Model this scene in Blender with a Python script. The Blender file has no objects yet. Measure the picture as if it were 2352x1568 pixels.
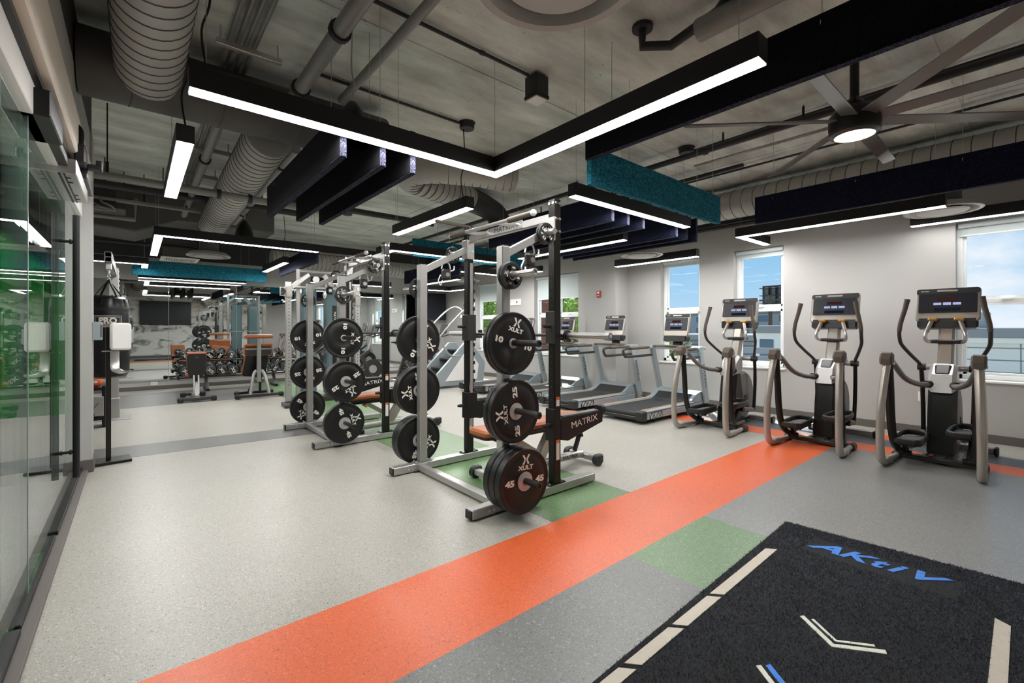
import bpy, bmesh, math, random
from mathutils import Vector, Matrix
PI = math.pi
RN = random.Random(11)
sc = bpy.context.scene
COL = sc.collection

# ---------------------------------------------------------------- camera, sky, sun, exposure
cam_d = bpy.data.cameras.new('camera')
cam_d.sensor_width = 36.0
cam_d.lens = 15.888
cam_d.shift_y = -0.01233
cam_d.clip_start = 0.05
cam_d.clip_end = 400
cam = bpy.data.objects.new('camera', cam_d)
cam.location = (0, 0, 1.32)
cam.rotation_euler = (PI/2, 0, -math.atan2(0.64067, 0.76782))
COL.objects.link(cam)
sc.camera = cam

sc.view_settings.view_transform = 'Standard'
sc.view_settings.look = 'None'
sc.view_settings.gamma = 1.0
sc.view_settings.use_curve_mapping = False
sc.view_settings.exposure = 0.80
sc.cycles.max_bounces = 10
sc.cycles.diffuse_bounces = 5
sc.cycles.glossy_bounces = 6
sc.cycles.transparent_max_bounces = 12
sc.cycles.sample_clamp_indirect = 6.0

def build_world():
    w = bpy.data.worlds.new('sky')
    sc.world = w
    w.use_nodes = True
    nt = w.node_tree
    nt.nodes.clear()
    N = nt.nodes.new; L = nt.links.new
    out = N('ShaderNodeOutputWorld'); bg = N('ShaderNodeBackground')
    tc = N('ShaderNodeTexCoord')
    sep = N('ShaderNodeSeparateXYZ'); L(tc.outputs['Generated'], sep.inputs[0])
    grad = N('ShaderNodeValToRGB')
    grad.color_ramp.elements[0].position = 0.0; grad.color_ramp.elements[0].color = (0.40, 0.56, 0.70, 1)
    grad.color_ramp.elements[1].position = 0.45; grad.color_ramp.elements[1].color = (0.13, 0.31, 0.58, 1)
    e = grad.color_ramp.elements.new(0.15); e.color = (0.22, 0.43, 0.65, 1)
    L(sep.outputs['Z'], grad.inputs[0])
    mp = N('ShaderNodeMapping'); mp.inputs['Scale'].default_value = (1.0, 1.0, 1.9)
    mp.inputs['Location'].default_value = (1.7, 0.9, 0.0)
    L(tc.outputs['Generated'], mp.inputs[0])
    n1 = N('ShaderNodeTexNoise'); n1.inputs['Scale'].default_value = 2.6; n1.inputs['Detail'].default_value = 8
    n1.inputs['Roughness'].default_value = 0.55
    L(mp.outputs[0], n1.inputs['Vector'])
    cr = N('ShaderNodeValToRGB')
    cr.color_ramp.elements[0].position = 0.49; cr.color_ramp.elements[0].color = (0, 0, 0, 1)
    cr.color_ramp.elements[1].position = 0.62; cr.color_ramp.elements[1].color = (1, 1, 1, 1)
    L(n1.outputs['Fac'], cr.inputs[0])
    mx = N('ShaderNodeMix'); mx.data_type = 'RGBA'
    L(cr.outputs[0], mx.inputs[0]); L(grad.outputs[0], mx.inputs[6])
    mx.inputs[7].default_value = (0.66, 0.69, 0.75, 1)
    L(mx.outputs[2], bg.inputs[0]); bg.inputs[1].default_value = 0.78
    L(bg.outputs[0], out.inputs[0])
build_world()

sun_d = bpy.data.lights.new('sun', 'SUN')
sun_d.energy = 8.0; sun_d.angle = 0.009; sun_d.color = (1.0, 0.95, 0.86)
sun = bpy.data.objects.new('sun', sun_d)
sun.rotation_euler = Vector((-0.85, -0.80, -1.25)).to_track_quat('-Z', 'Y').to_euler()
sun.location = (12, 6, 10)
COL.objects.link(sun)

# ---------------------------------------------------------------- materials
def lin(c):
    r = []
    for v in c[:3]:
        v = v/255.0
        r.append(v/12.92 if v <= 0.04045 else ((v+0.055)/1.055)**2.4)
    return (r[0], r[1], r[2], 1.0)

def pm(name, rgb, rough=0.5, metal=0.0, var=0.08, scale=9.0, bump=0.0, bscale=120.0, spec=0.5, coat=0.0, emit=None):
    m = bpy.data.materials.new(name)
    m.use_nodes = True
    nt = m.node_tree; N = nt.nodes.new; L = nt.links.new
    b = nt.nodes['Principled BSDF']
    c = lin(rgb)
    tc = N('ShaderNodeTexCoord')
    nz = N('ShaderNodeTexNoise'); nz.inputs['Scale'].default_value = scale; nz.inputs['Detail'].default_value = 4
    L(tc.outputs['Object'], nz.inputs['Vector'])
    mx = N('ShaderNodeMix'); mx.data_type = 'RGBA'
    L(nz.outputs['Fac'], mx.inputs[0])
    mx.inputs[6].default_value = tuple(min(1, v*(1-var)) for v in c[:3]) + (1,)
    mx.inputs[7].default_value = tuple(min(1, v*(1+var)) for v in c[:3]) + (1,)
    L(mx.outputs[2], b.inputs['Base Color'])
    b.inputs['Roughness'].default_value = rough
    b.inputs['Metallic'].default_value = metal
    b.inputs['Specular IOR Level'].default_value = spec
    if coat:
        b.inputs['Coat Weight'].default_value = coat; b.inputs['Coat Roughness'].default_value = 0.08
    if bump:
        n2 = N('ShaderNodeTexNoise'); n2.inputs['Scale'].default_value = bscale; n2.inputs['Detail'].default_value = 3
        L(tc.outputs['Object'], n2.inputs['Vector'])
        bp = N('ShaderNodeBump'); bp.inputs['Strength'].default_value = bump; bp.inputs['Distance'].default_value = 0.01
        L(n2.outputs['Fac'], bp.inputs['Height']); L(bp.outputs[0], b.inputs['Normal'])
    if emit:
        b.inputs['Emission Color'].default_value = lin(emit[0]); b.inputs['Emission Strength'].default_value = emit[1]
    return m

def speckle(name, base, dark, light, rough=0.36, sc_=150.0, amt=0.5):
    """flecked rubber flooring: base colour with dark and light chips"""
    m = bpy.data.materials.new(name); m.use_nodes = True
    nt = m.node_tree; N = nt.nodes.new; L = nt.links.new
    b = nt.nodes['Principled BSDF']
    tc = N('ShaderNodeTexCoord')
    def ramp(src, lo, hi):
        r = N('ShaderNodeValToRGB')
        r.color_ramp.elements[0].position = lo; r.color_ramp.elements[0].color = (0, 0, 0, 1)
        r.color_ramp.elements[1].position = hi; r.color_ramp.elements[1].color = (1, 1, 1, 1)
        L(src, r.inputs[0]); return r.outputs[0]
    na = N('ShaderNodeTexNoise'); na.inputs['Scale'].default_value = sc_; na.inputs['Detail'].default_value = 2
    na.inputs['Distortion'].default_value = 1.5
    nb = N('ShaderNodeTexNoise'); nb.inputs['Scale'].default_value = sc_*0.8; nb.inputs['Detail'].default_value = 2
    nb.inputs['Distortion'].default_value = 1.5
    mp = N('ShaderNodeMapping'); mp.inputs['Location'].default_value = (7.3, 2.1, 4.4)
    L(tc.outputs['Object'], na.inputs['Vector']); L(tc.outputs['Object'], mp.inputs[0]); L(mp.outputs[0], nb.inputs['Vector'])
    nl = N('ShaderNodeTexNoise'); nl.inputs['Scale'].default_value = 1.3; nl.inputs['Detail'].default_value = 5
    L(tc.outputs['Object'], nl.inputs['Vector'])
    m0 = N('ShaderNodeMix'); m0.data_type = 'RGBA'; L(nl.outputs['Fac'], m0.inputs[0])
    c = lin(base)
    m0.inputs[6].default_value = tuple(v*0.88 for v in c[:3])+(1,); m0.inputs[7].default_value = tuple(min(1, v*1.12) for v in c[:3])+(1,)
    m1 = N('ShaderNodeMix'); m1.data_type = 'RGBA'; L(ramp(na.outputs['Fac'], 0.60, 0.67), m1.inputs[0])
    L(m0.outputs[2], m1.inputs[6]); m1.inputs[7].default_value = lin(dark)
    m2 = N('ShaderNodeMix'); m2.data_type = 'RGBA'; L(ramp(nb.outputs['Fac'], 0.59, 0.68), m2.inputs[0])
    L(m1.outputs[2], m2.inputs[6]); m2.inputs[7].default_value = lin(light)
    L(m2.outputs[2], b.inputs['Base Color'])
    b.inputs['Roughness'].default_value = rough
    b.inputs['Specular IOR Level'].default_value = 0.6
    bp = N('ShaderNodeBump'); bp.inputs['Strength'].default_value = 0.05; bp.inputs['Distance'].default_value = 0.004
    L(na.outputs['Fac'], bp.inputs['Height']); L(bp.outputs[0], b.inputs['Normal'])
    return m

def emissive(name, rgb, strength):
    m = bpy.data.materials.new(name); m.use_nodes = True
    nt = m.node_tree; nt.nodes.clear()
    o = nt.nodes.new('ShaderNodeOutputMaterial'); e = nt.nodes.new('ShaderNodeEmission')
    e.inputs[0].default_value = lin(rgb); e.inputs[1].default_value = strength
    nt.links.new(e.outputs[0], o.inputs[0]); return m

def thin_glass(name, tint=(1, 1, 1), boost=1.0, ior=1.5):
    m = bpy.data.materials.new(name); m.use_nodes = True
    nt = m.node_tree; nt.nodes.clear(); N = nt.nodes.new; L = nt.links.new
    o = N('ShaderNodeOutputMaterial'); t = N('ShaderNodeBsdfTransparent'); g = N('ShaderNodeBsdfGlossy')
    t.inputs[0].default_value = (*tint, 1); g.inputs['Roughness'].default_value = 0.0
    g.inputs[0].default_value = (1, 1, 1, 1)
    f = N('ShaderNodeFresnel'); f.inputs[0].default_value = ior
    mu = N('ShaderNodeMath'); mu.operation = 'MULTIPLY'; mu.inputs[1].default_value = boost; mu.use_clamp = True
    L(f.outputs[0], mu.inputs[0])
    mx = N('ShaderNodeMixShader'); L(mu.outputs[0], mx.inputs[0]); L(t.outputs[0], mx.inputs[1]); L(g.outputs[0], mx.inputs[2])
    L(mx.outputs[0], o.inputs[0]); return m

def felt(name, rgb, dark, light):
    m = pm(name, rgb, 0.95, 0, spec=0.15)
    nt = m.node_tree; N = nt.nodes.new; L = nt.links.new; b = nt.nodes['Principled BSDF']
    tc = N('ShaderNodeTexCoord')
    n = N('ShaderNodeTexNoise'); n.inputs['Scale'].default_value = 55; n.inputs['Detail'].default_value = 4; n.inputs['Distortion'].default_value = 2.5
    L(tc.outputs['Object'], n.inputs['Vector'])
    r = N('ShaderNodeValToRGB')
    r.color_ramp.elements[0].position = 0.30; r.color_ramp.elements[0].color = lin(dark)
    r.color_ramp.elements[1].position = 0.70; r.color_ramp.elements[1].color = lin(light)
    e = r.color_ramp.elements.new(0.5); e.color = lin(rgb)
    L(n.outputs['Fac'], r.inputs[0]); L(r.outputs[0], b.inputs['Base Color'])
    bp = N('ShaderNodeBump'); bp.inputs['Strength'].default_value = 0.5; bp.inputs['Distance'].default_value = 0.004
    L(n.outputs['Fac'], bp.inputs['Height']); L(bp.outputs[0], b.inputs['Normal'])
    return m

def concrete(name, rgb, var=0.3):
    m = pm(name, rgb, 0.75, 0, var, 1.6, 0.25, 9.0)
    nt = m.node_tree; N = nt.nodes.new; L = nt.links.new; b = nt.nodes['Principled BSDF']
    tc = N('ShaderNodeTexCoord')
    mp = N('ShaderNodeMapping'); mp.inputs['Scale'].default_value = (1.0, 3.0, 1.0)
    L(tc.outputs['Object'], mp.inputs[0])
    n = N('ShaderNodeTexNoise'); n.inputs['Scale'].default_value = 0.9; n.inputs['Detail'].default_value = 9; n.inputs['Roughness'].default_value = 0.62
    L(mp.outputs[0], n.inputs['Vector'])
    n2 = N('ShaderNodeTexNoise'); n2.inputs['Scale'].default_value = 7; n2.inputs['Detail'].default_value = 6; n2.inputs['Distortion'].default_value = 3
    L(mp.outputs[0], n2.inputs['Vector'])
    r2 = N('ShaderNodeValToRGB')
    r2.color_ramp.elements[0].position = 0.66; r2.color_ramp.elements[0].color = (0, 0, 0, 1)
    r2.color_ramp.elements[1].position = 0.74; r2.color_ramp.elements[1].color = (1, 1, 1, 1)
    L(n2.outputs['Fac'], r2.inputs[0])
    c = lin(rgb)
    r = N('ShaderNodeValToRGB')
    r.color_ramp.elements[0].position = 0.3; r.color_ramp.elements[0].color = tuple(v*(1-var) for v in c[:3])+(1,)
    r.color_ramp.elements[1].position = 0.7; r.color_ramp.elements[1].color = tuple(min(1, v*(1+var)) for v in c[:3])+(1,)
    L(n.outputs['Fac'], r.inputs[0])
    mx = N('ShaderNodeMix'); mx.data_type = 'RGBA'; L(r2.outputs[0], mx.inputs[0]); L(r.outputs[0], mx.inputs[6])
    mx.inputs[7].default_value = tuple(v*0.35 for v in c[:3])+(1,)
    L(mx.outputs[2], b.inputs['Base Color'])
    return m

M = {}
M['wall'] = pm('wall_paint', (178, 177, 174), 0.85, var=0.03, scale=2, bump=0.03, bscale=300)
M['wall_dark'] = pm('dark_wall_paint', (52, 53, 53), 0.8, var=0.1, scale=3)
M['trim_warm'] = pm('trim_paint', (222, 212, 199), 0.7, var=0.03)
M['base'] = pm('baseboard_rubber', (98, 92, 88), 0.6, var=0.05)
M['ceil'] = concrete('ceiling_concrete', (205, 209, 202), 0.42)
M['ceil_dark'] = pm('dark_ceiling_metal', (66, 66, 64), 0.55, 0.0, 0.15, 4)
M['duct'] = pm('duct_paint', (176, 174, 169), 0.5, 0.25, 0.1, 6)
M['duct_dark'] = pm('dark_duct_paint', (88, 86, 84), 0.6, 0.1, 0.18, 3, 0.05, 30)
M['pipe'] = pm('pipe_paint', (140, 139, 136), 0.45, 0.2, 0.1, 8)
M['pipe_dark'] = pm('dark_pipe_paint', (44, 44, 45), 0.5, 0.1, 0.1, 8)
M['black'] = pm('black_metal', (20, 20, 21), 0.42, 0.2, 0.1, 12)
M['fixture'] = pm('fixture_black', (22, 21, 21), 0.5, 0.1, 0.1, 10)
M['steel'] = pm('brushed_steel', (196, 195, 192), 0.3, 0.85, 0.06, 14)
M['silver'] = pm('silver_paint', (176, 175, 172), 0.34, 0.6, 0.05, 10)
M['champ'] = pm('champagne_paint', (168, 162, 154), 0.25, 0.4, 0.05, 10)
M['chrome'] = pm('chrome', (222, 222, 222), 0.3, 1.0, 0.03, 8)
M['hub'] = pm('plate_hub_steel', (190, 188, 186), 0.45, 0.35, 0.05, 20)
M['iron'] = pm('graphite_paint', (70, 69, 68), 0.35, 0.6, 0.08, 10)
M['gunmetal'] = pm('gunmetal_paint', (128, 126, 123), 0.30, 0.45, 0.06, 10)
M['upright'] = pm('upright_black_paint', (38, 36, 34), 0.28, 0.5, 0.08, 10)
M['rubber'] = pm('bumper_rubber', (15, 15, 16), 0.45, 0, 0.15, 20, 0.05, 260)
M['plastic'] = pm('dark_plastic', (33, 33, 34), 0.45, 0, 0.1, 15, 0.03, 300)
M['plastic_grey'] = pm('grey_plastic', (104, 105, 106), 0.42, 0.1, 0.06, 12)
M['bluegrey'] = pm('pale_machine_paint', (168, 178, 182), 0.35, 0.45, 0.05, 10)
M['grip'] = pm('grip_rubber', (92, 82, 74), 0.7, 0, 0.1, 20, 0.1, 250)
M['leather'] = pm('brown_vinyl', (158, 88, 48), 0.42, 0, 0.12, 14, 0.06, 240)
M['blackvinyl'] = pm('black_vinyl', (13, 13, 15), 0.30, 0, 0.1, 14, 0.06, 240)
M['white'] = pm('white_plastic', (232, 230, 226), 0.4, 0, 0.02, 10)
M['ink_white'] = pm('white_lettering', (236, 232, 222), 0.6, 0, 0.03, 30)
M['ink_black'] = pm('black_lettering', (26, 26, 27), 0.5, 0, 0.05, 30)
M['ink_grey'] = pm('grey_lettering', (70, 74, 78), 0.5, 0.2, 0.05, 30)
M['amber'] = pm('amber_sensor', (212, 160, 86), 0.3, 0.6, 0.08, 30)
M['red'] = pm('red_plastic', (176, 50, 40), 0.4, 0, 0.05, 20)
M['label_orange'] = pm('orange_label', (226, 106, 52), 0.5, 0, 0.04, 20)
M['label_white'] = pm('white_label', (226, 224, 220), 0.5, 0, 0.04, 20)
M['teal'] = felt('teal_felt', (22, 100, 122), (6, 48, 68), (84, 172, 190))
M['navy'] = felt('navy_felt', (20, 24, 40), (11, 13, 22), (38, 44, 68))
M['coal'] = felt('charcoal_felt', (14, 14, 17), (7, 7, 9), (26, 27, 32))
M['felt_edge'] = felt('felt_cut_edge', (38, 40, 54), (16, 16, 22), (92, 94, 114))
M['lamp'] = emissive('lamp_diffuser', (252, 250, 248), 36.0)
M['lamp_dim'] = emissive('lamp_diffuser_dimmed', (252, 250, 248), 12.0)
M['fanlamp'] = emissive('fan_lamp', (255, 228, 196), 5.0)
M['floor'] = speckle('floor_beige_fleck', (166, 163, 154), (74, 71, 66), (206, 204, 196))
M['floor_grey'] = speckle('floor_grey_fleck', (112, 113, 112), (56, 56, 56), (152, 152, 150), sc_=135)
M['floor_grey_sheen'] = speckle('floor_grey_sheen_fleck', (132, 132, 129), (70, 70, 70), (166, 166, 163), sc_=135)  # lighter copy of the grey fleck, with floor sheen put into the colour
M['floor_dark'] = speckle('floor_charcoal_fleck', (104, 103, 101), (66, 66, 66), (140, 140, 138), sc_=130)
M['floor_orange'] = speckle('floor_orange_fleck', (216, 96, 48), (140, 62, 36), (234, 124, 76), sc_=130)
M['floor_green'] = speckle('floor_green_fleck', (100, 130, 88), (58, 82, 54), (142, 172, 130), sc_=130)
M['floor_slate'] = speckle('floor_slate_fleck', (82, 92, 102), (50, 58, 66), (120, 130, 138), sc_=130)
M['mirror'] = pm('mirror_silver', (226, 232, 230), 0.015, 1.0, 0.0, 2)
M['pane'] = thin_glass('window_glass', (0.97, 0.99, 0.99), 0.04)
M['glass_wall'] = thin_glass('partition_glass', (0.88, 0.94, 0.92), 0.85, 1.5)
M['glass_edge'] = pm('glass_edge', (150, 170, 160), 0.2, 0, 0.05, 10)
M['vinyl_frame'] = pm('window_frame_vinyl', (232, 236, 236), 0.4, 0, 0.02, 6)
M['shade'] = pm('roller_shade_fabric', (196, 206, 206), 0.8, 0, 0.04, 40)
M['screen'] = pm('display_glass', (30, 32, 40), 0.34, 0, 0.1, 3, spec=0.35)
M['ui_white'] = emissive('display_tiles', (176, 186, 226), 0.55)
M['ui_red'] = emissive('display_red', (110, 66, 60), 0.16)
M['ui_blue'] = emissive('display_blue', (58, 66, 88), 0.14)
M['tower'] = pm('tinted_tower_shroud', (104, 126, 132), 0.12, 0.3, 0.1, 2, coat=0.5)
M['belt'] = pm('running_belt', (30, 31, 34), 0.55, 0, 0.1, 60)

# ---------------------------------------------------------------- mesh builder
class MB:
    def __init__(s):
        s.v = []; s.f = []; s.mi = []; s.M = None
    def add(s, vs, fs, mi=0):
        o = len(s.v)
        if s.M is not None:
            vs = [tuple(s.M @ Vector(p)) for p in vs]
        s.v.extend(vs)
        for f in fs:
            s.f.append([i+o for i in f]); s.mi.append(mi)
        return s
    def box(s, c, d, rot=None, mi=0, ch=0.0):
        hx, hy, hz = d[0]/2, d[1]/2, d[2]/2
        ch = min(ch, hx*0.9, hy*0.9, hz*0.9)
        if ch <= 0:
            vs = [(x, y, z) for x in (-hx, hx) for y in (-hy, hy) for z in (-hz, hz)]
            fs = [(0, 1, 3, 2), (4, 6, 7, 5), (0, 4, 5, 1), (2, 3, 7, 6), (0, 2, 6, 4), (1, 5, 7, 3)]
        else:
            vs = []; idx = {}
            for sx in (-1, 1):
                for sy in (-1, 1):
                    for sz in (-1, 1):
                        for k in range(3):
                            p = [sx*(hx-ch), sy*(hy-ch), sz*(hz-ch)]
                            p[k] = (sx*hx, sy*hy, sz*hz)[k]
                            idx[(sx, sy, sz, k)] = len(vs); vs.append(tuple(p))
            fs = []
            I = lambda a, b, c_, k: idx[(a, b, c_, k)]
            for q in (-1, 1):
                r = [I(q, -1, -1, 0), I(q, 1, -1, 0), I(q, 1, 1, 0), I(q, -1, 1, 0)]; fs.append(r if q > 0 else r[::-1])
                r = [I(-1, q, -1, 1), I(-1, q, 1, 1), I(1, q, 1, 1), I(1, q, -1, 1)]; fs.append(r if q > 0 else r[::-1])
                r = [I(-1, -1, q, 2), I(1, -1, q, 2), I(1, 1, q, 2), I(-1, 1, q, 2)]; fs.append(r if q > 0 else r[::-1])
            for a in (-1, 1):
                for b in (-1, 1):
                    r = [I(-1, a, b, 1), I(1, a, b, 1), I(1, a, b, 2), I(-1, a, b, 2)]; fs.append(r if a*b > 0 else r[::-1])
                    r = [I(a, -1, b, 2), I(a, 1, b, 2), I(a, 1, b, 0), I(a, -1, b, 0)]; fs.append(r if a*b > 0 else r[::-1])
                    r = [I(a, b, -1, 0), I(a, b, 1, 0), I(a, b, 1, 1), I(a, b, -1, 1)]; fs.append(r if a*b > 0 else r[::-1])
            for a in (-1, 1):
                for b in (-1, 1):
                    for c_ in (-1, 1):
                        r = [I(a, b, c_, 0), I(a, b, c_, 1), I(a, b, c_, 2)]; fs.append(r if a*b*c_ > 0 else r[::-1])
        m = Matrix.Translation(c)
        if rot is not None:
            m = m @ rot.to_4x4()
        vs = [tuple(m @ Vector(p)) for p in vs]
        return s.add(vs, fs, mi)
    def bx(s, x0, x1, y0, y1, z0, z1, mi=0, ch=0.0):
        return s.box(((x0+x1)/2, (y0+y1)/2, (z0+z1)/2), (abs(x1-x0), abs(y1-y0), abs(z1-z0)), None, mi, ch)
    def bar(s, p0, p1, w, h, mi=0, ch=0.0, up=(0, 0, 1)):
        """square bar from p0 to p1: w sideways, h along 'up'"""
        p0 = Vector(p0); p1 = Vector(p1); d = p1-p0; x = d.normalized(); u = Vector(up)
        y = u.cross(x)
        if y.length < 1e-4:
            y = Vector((0, 1, 0)).cross(x)
        y.normalize(); z = x.cross(y)
        R_ = Matrix((x, y, z)).transposed()
        return s.box((p0+p1)/2, (d.length, w, h), R_, mi, ch)
    def ring(s, c, x, y, rx, ry, n):
        return [tuple(c + x*(rx*math.cos(2*PI*i/n)) + y*(ry*math.sin(2*PI*i/n))) for i in range(n)]
    def tube(s, pts, r, n=10, smooth=0, mi=0, caps=True, flat=1.0, up=None):
        P = [Vector(p) for p in pts]
        rr = list(r) if isinstance(r, (list, tuple)) else [r]*len(P)
        if smooth and len(P) > 2:
            Q = []; RR = []
            for i in range(len(P)-1):
                a = P[max(i-1, 0)]; b = P[i]; c = P[i+1]; d = P[min(i+2, len(P)-1)]
                for k in range(smooth):
                    t = k/smooth
                    Q.append(0.5*((2*b)+(c-a)*t+(2*a-5*b+4*c-d)*t*t+(3*b-a-3*c+d)*t**3)); RR.append(rr[i]+(rr[i+1]-rr[i])*t)
            Q.append(P[-1]); RR.append(rr[-1]); P, rr = Q, RR
        T = []
        for i in range(len(P)):
            t = P[min(i+1, len(P)-1)]-P[max(i-1, 0)]
            T.append(t.normalized() if t.length > 1e-9 else Vector((0, 0, 1)))
        u = Vector(up) if up else (Vector((0, 0, 1)) if abs(T[0].z) < 0.9 else Vector((0, 1, 0)))
        x = u.cross(T[0]).normalized(); vs = []; fs = []
        for i, p in enumerate(P):
            x = (x - T[i]*x.dot(T[i])).normalized(); y = T[i].cross(x)
            vs += s.ring(p, x, y, rr[i], rr[i]*flat, n)
        for i in range(len(P)-1):
            for k in range(n):
                a = i*n+k; b = i*n+(k+1) % n
                fs.append((a, b, b+n, a+n))
        if caps:
            fs.append(list(range(n))[::-1]); fs.append([(len(P)-1)*n+k for k in range(n)])
        return s.add(vs, fs, mi)
    def cyl(s, p0, p1, r, n=14, mi=0, r2=None):
        return s.tube([p0, p1], [r, r if r2 is None else r2], n, 0, mi)
    def lathe(s, prof, c=(0, 0, 0), ax='z', n=24, mi=0, closed=False):
        """profile of (radius, height) turned about an axis; mi may be a list per profile segment"""
        vs = []; fs = []; mis = []
        for (r, h) in prof:
            for k in range(n):
                a = 2*PI*k/n; u, w = r*math.cos(a), r*math.sin(a)
                p = {'z': (u, w, h), 'y': (w, h, u), 'x': (h, u, w)}[ax]
                vs.append((p[0]+c[0], p[1]+c[1], p[2]+c[2]))
        q = len(prof)
        for i in range(q if closed else q-1):
            j = (i+1) % q
            for k in range(n):
                k2 = (k+1) % n
                fs.append((i*n+k, i*n+k2, j*n+k2, j*n+k)); mis.append(mi[i] if isinstance(mi, list) else mi)
        if not closed:
            if prof[0][0] > 1e-6: fs.append(list(range(n))[::-1]); mis.append(mis[0])
            if prof[-1][0] > 1e-6: fs.append([(q-1)*n+k for k in range(n)]); mis.append(mis[-1])
        o = len(s.mi); s.add(vs, fs)
        for i, m_ in enumerate(mis): s.mi[o+i] = m_
        return s
    def prism(s, poly, ax, a, b, mi=0, ch=0.0):
        """2D polygon (counter-clockwise) extruded along an axis from a to b, edges eased by ch"""
        n = len(poly)
        def ins(d):
            if d <= 0: return poly
            out = []
            for i in range(n):
                p0 = Vector(poly[i-1]); p1 = Vector(poly[i]); p2 = Vector(poly[(i+1) % n])
                e1 = (p1-p0).normalized(); e2 = (p2-p1).normalized()
                n1 = Vector((-e1.y, e1.x)); n2 = Vector((-e2.y, e2.x))
                k = n1+n2; kk = max(0.35, 1+n1.dot(n2))
                out.append(tuple(p1 + k*(d/kk)))
            return out
        layers = [(poly, a), (poly, b)] if ch <= 0 else [(ins(ch), a), (poly, a+ch if b > a else a-ch), (poly, b-ch if b > a else b+ch), (ins(ch), b)]
        vs = []
        for pl, h in layers:
            for (u, w) in pl:
                vs.append({'x': (h, u, w), 'y': (u, h, w), 'z': (u, w, h)}[ax])
        fs = []
        for i in range(len(layers)-1):
            for k in range(n):
                k2 = (k+1) % n
                fs.append((i*n+k, i*n+k2, (i+1)*n+k2, (i+1)*n+k))
        fs.append(list(range(n))[::-1]); fs.append([(len(layers)-1)*n+k for k in range(n)])
        if (ax == 'y') != (b < a):
            fs = [list(f)[::-1] for f in fs]
        return s.add(vs, fs, mi)
    def sector(s, r0, r1, a0, a1, y0, y1, n=6, mi=0):
        vs = []; fs = []
        for k in range(n+1):
            a = a0+(a1-a0)*k/n
            for (r, y) in ((r0, y0), (r1, y0), (r1, y1), (r0, y1)):
                vs.append((r*math.cos(a), y, r*math.sin(a)))
        for k in range(n):
            for j in range(4):
                fs.append((k*4+j, k*4+(j+1) % 4, (k+1)*4+(j+1) % 4, (k+1)*4+j))
        fs.append([3, 2, 1, 0]); fs.append([n*4+j for j in range(4)])
        return s.add(vs, fs, mi)
    def sphere(s, c, r, n=12, m=8, mi=0, sc=(1, 1, 1)):
        vs = []; fs = []
        for i in range(m+1):
            t = PI*i/m
            for k in range(n):
                a = 2*PI*k/n
                vs.append((c[0]+r*sc[0]*math.sin(t)*math.cos(a), c[1]+r*sc[1]*math.sin(t)*math.sin(a), c[2]+r*sc[2]*math.cos(t)))
        for i in range(m):
            for k in range(n):
                fs.append((i*n+k, (i+1)*n+k, (i+1)*n+(k+1) % n, i*n+(k+1) % n))
        return s.add(vs, fs, mi)
    def mesh(s, name, mats, angle=35):
        me = bpy.data.meshes.new(name)
        me.from_pydata(s.v, [], s.f)
        for m_ in (mats if isinstance(mats, (list, tuple)) else [mats]):
            me.materials.append(m_)
        me.polygons.foreach_set('material_index', s.mi)
        if len(s.v) < 6000:
            b = bmesh.new(); b.from_mesh(me)
            bmesh.ops.recalc_face_normals(b, faces=b.faces); b.to_mesh(me); b.free()
        if angle:
            me.polygons.foreach_set('use_smooth', [True]*len(me.polygons))
            me.update()
            me.set_sharp_from_angle(angle=math.radians(angle))
        me.update()
        return me
    def build(s, name, mats, parent=None, loc=None, angle=35, kind=None):
        o = bpy.data.objects.new(name, s.mesh(name, mats, angle))
        COL.objects.link(o)
        if parent is not None: o.parent = parent
        if loc is not None: o.location = loc
        if kind: o['kind'] = kind
        return o

def rrect(w, h, r, n=4, cx=0, cy=0):
    p = []
    for (sx, sy, a0) in ((1, 1, 0), (-1, 1, PI/2), (-1, -1, PI), (1, -1, 1.5*PI)):
        for k in range(n+1):
            a = a0+PI/2*k/n
            p.append((cx+sx*(w/2-r)+r*math.cos(a), cy+sy*(h/2-r)+r*math.sin(a)))
    return p
def tag(o, label, cat, group=None):
    o['label'] = label; o['category'] = cat
    if group: o['group'] = group
    return o
def thing(name, label, cat, loc=(0, 0, 0), rz=0, group=None):
    o = bpy.data.objects.new(name, None); COL.objects.link(o)
    o.empty_display_size = 0.1
    o.location = loc; o.rotation_euler = (0, 0, rz)
    return tag(o, label, cat, group)
def struct(o):
    o['kind'] = 'structure'; return o
CHILDREN = {}
def kids(o):
    return list(o.children)
def dup(root, loc, rz=None, label=None, group=None):
    def cp(o, par):
        c = o.copy(); COL.objects.link(c); c.parent = par
        for ch in kids(o): cp(ch, c)
        return c
    r = cp(root, None); r.location = loc
    if rz is not None: r.rotation_euler = (0, 0, rz)
    if label: r['label'] = label
    if group: r['group'] = group
    return r
_TXT = {}
def text_mesh(txt, size, mat, extrude=0.0004, bold=0.0, shear=0.0, align='CENTER'):
    key = (txt, size, mat.name, extrude, bold, shear, align)
    if key in _TXT: return _TXT[key]
    cu = bpy.data.curves.new('text', 'FONT')
    cu.body = txt; cu.size = size; cu.extrude = extrude; cu.offset = bold; cu.shear = shear
    cu.align_x = align; cu.align_y = 'CENTER'; cu.resolution_u = 3
    ob = bpy.data.objects.new('text', cu); COL.objects.link(ob)
    dg = bpy.context.evaluated_depsgraph_get()
    me = bpy.data.meshes.new_from_object(ob.evaluated_get(dg))
    me.name = 'lettering'
    me.materials.clear(); me.materials.append(mat)
    bpy.data.objects.remove(ob); bpy.data.curves.remove(cu)
    _TXT[key] = me
    return me
def frame3(c, x, y):
    """matrix with local x along x, local y along y, at c"""
    x = Vector(x).normalized(); y = Vector(y).normalized(); z = x.cross(y)
    m = Matrix((x, y, z)).transposed().to_4x4(); m.translation = Vector(c); return m
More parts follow.
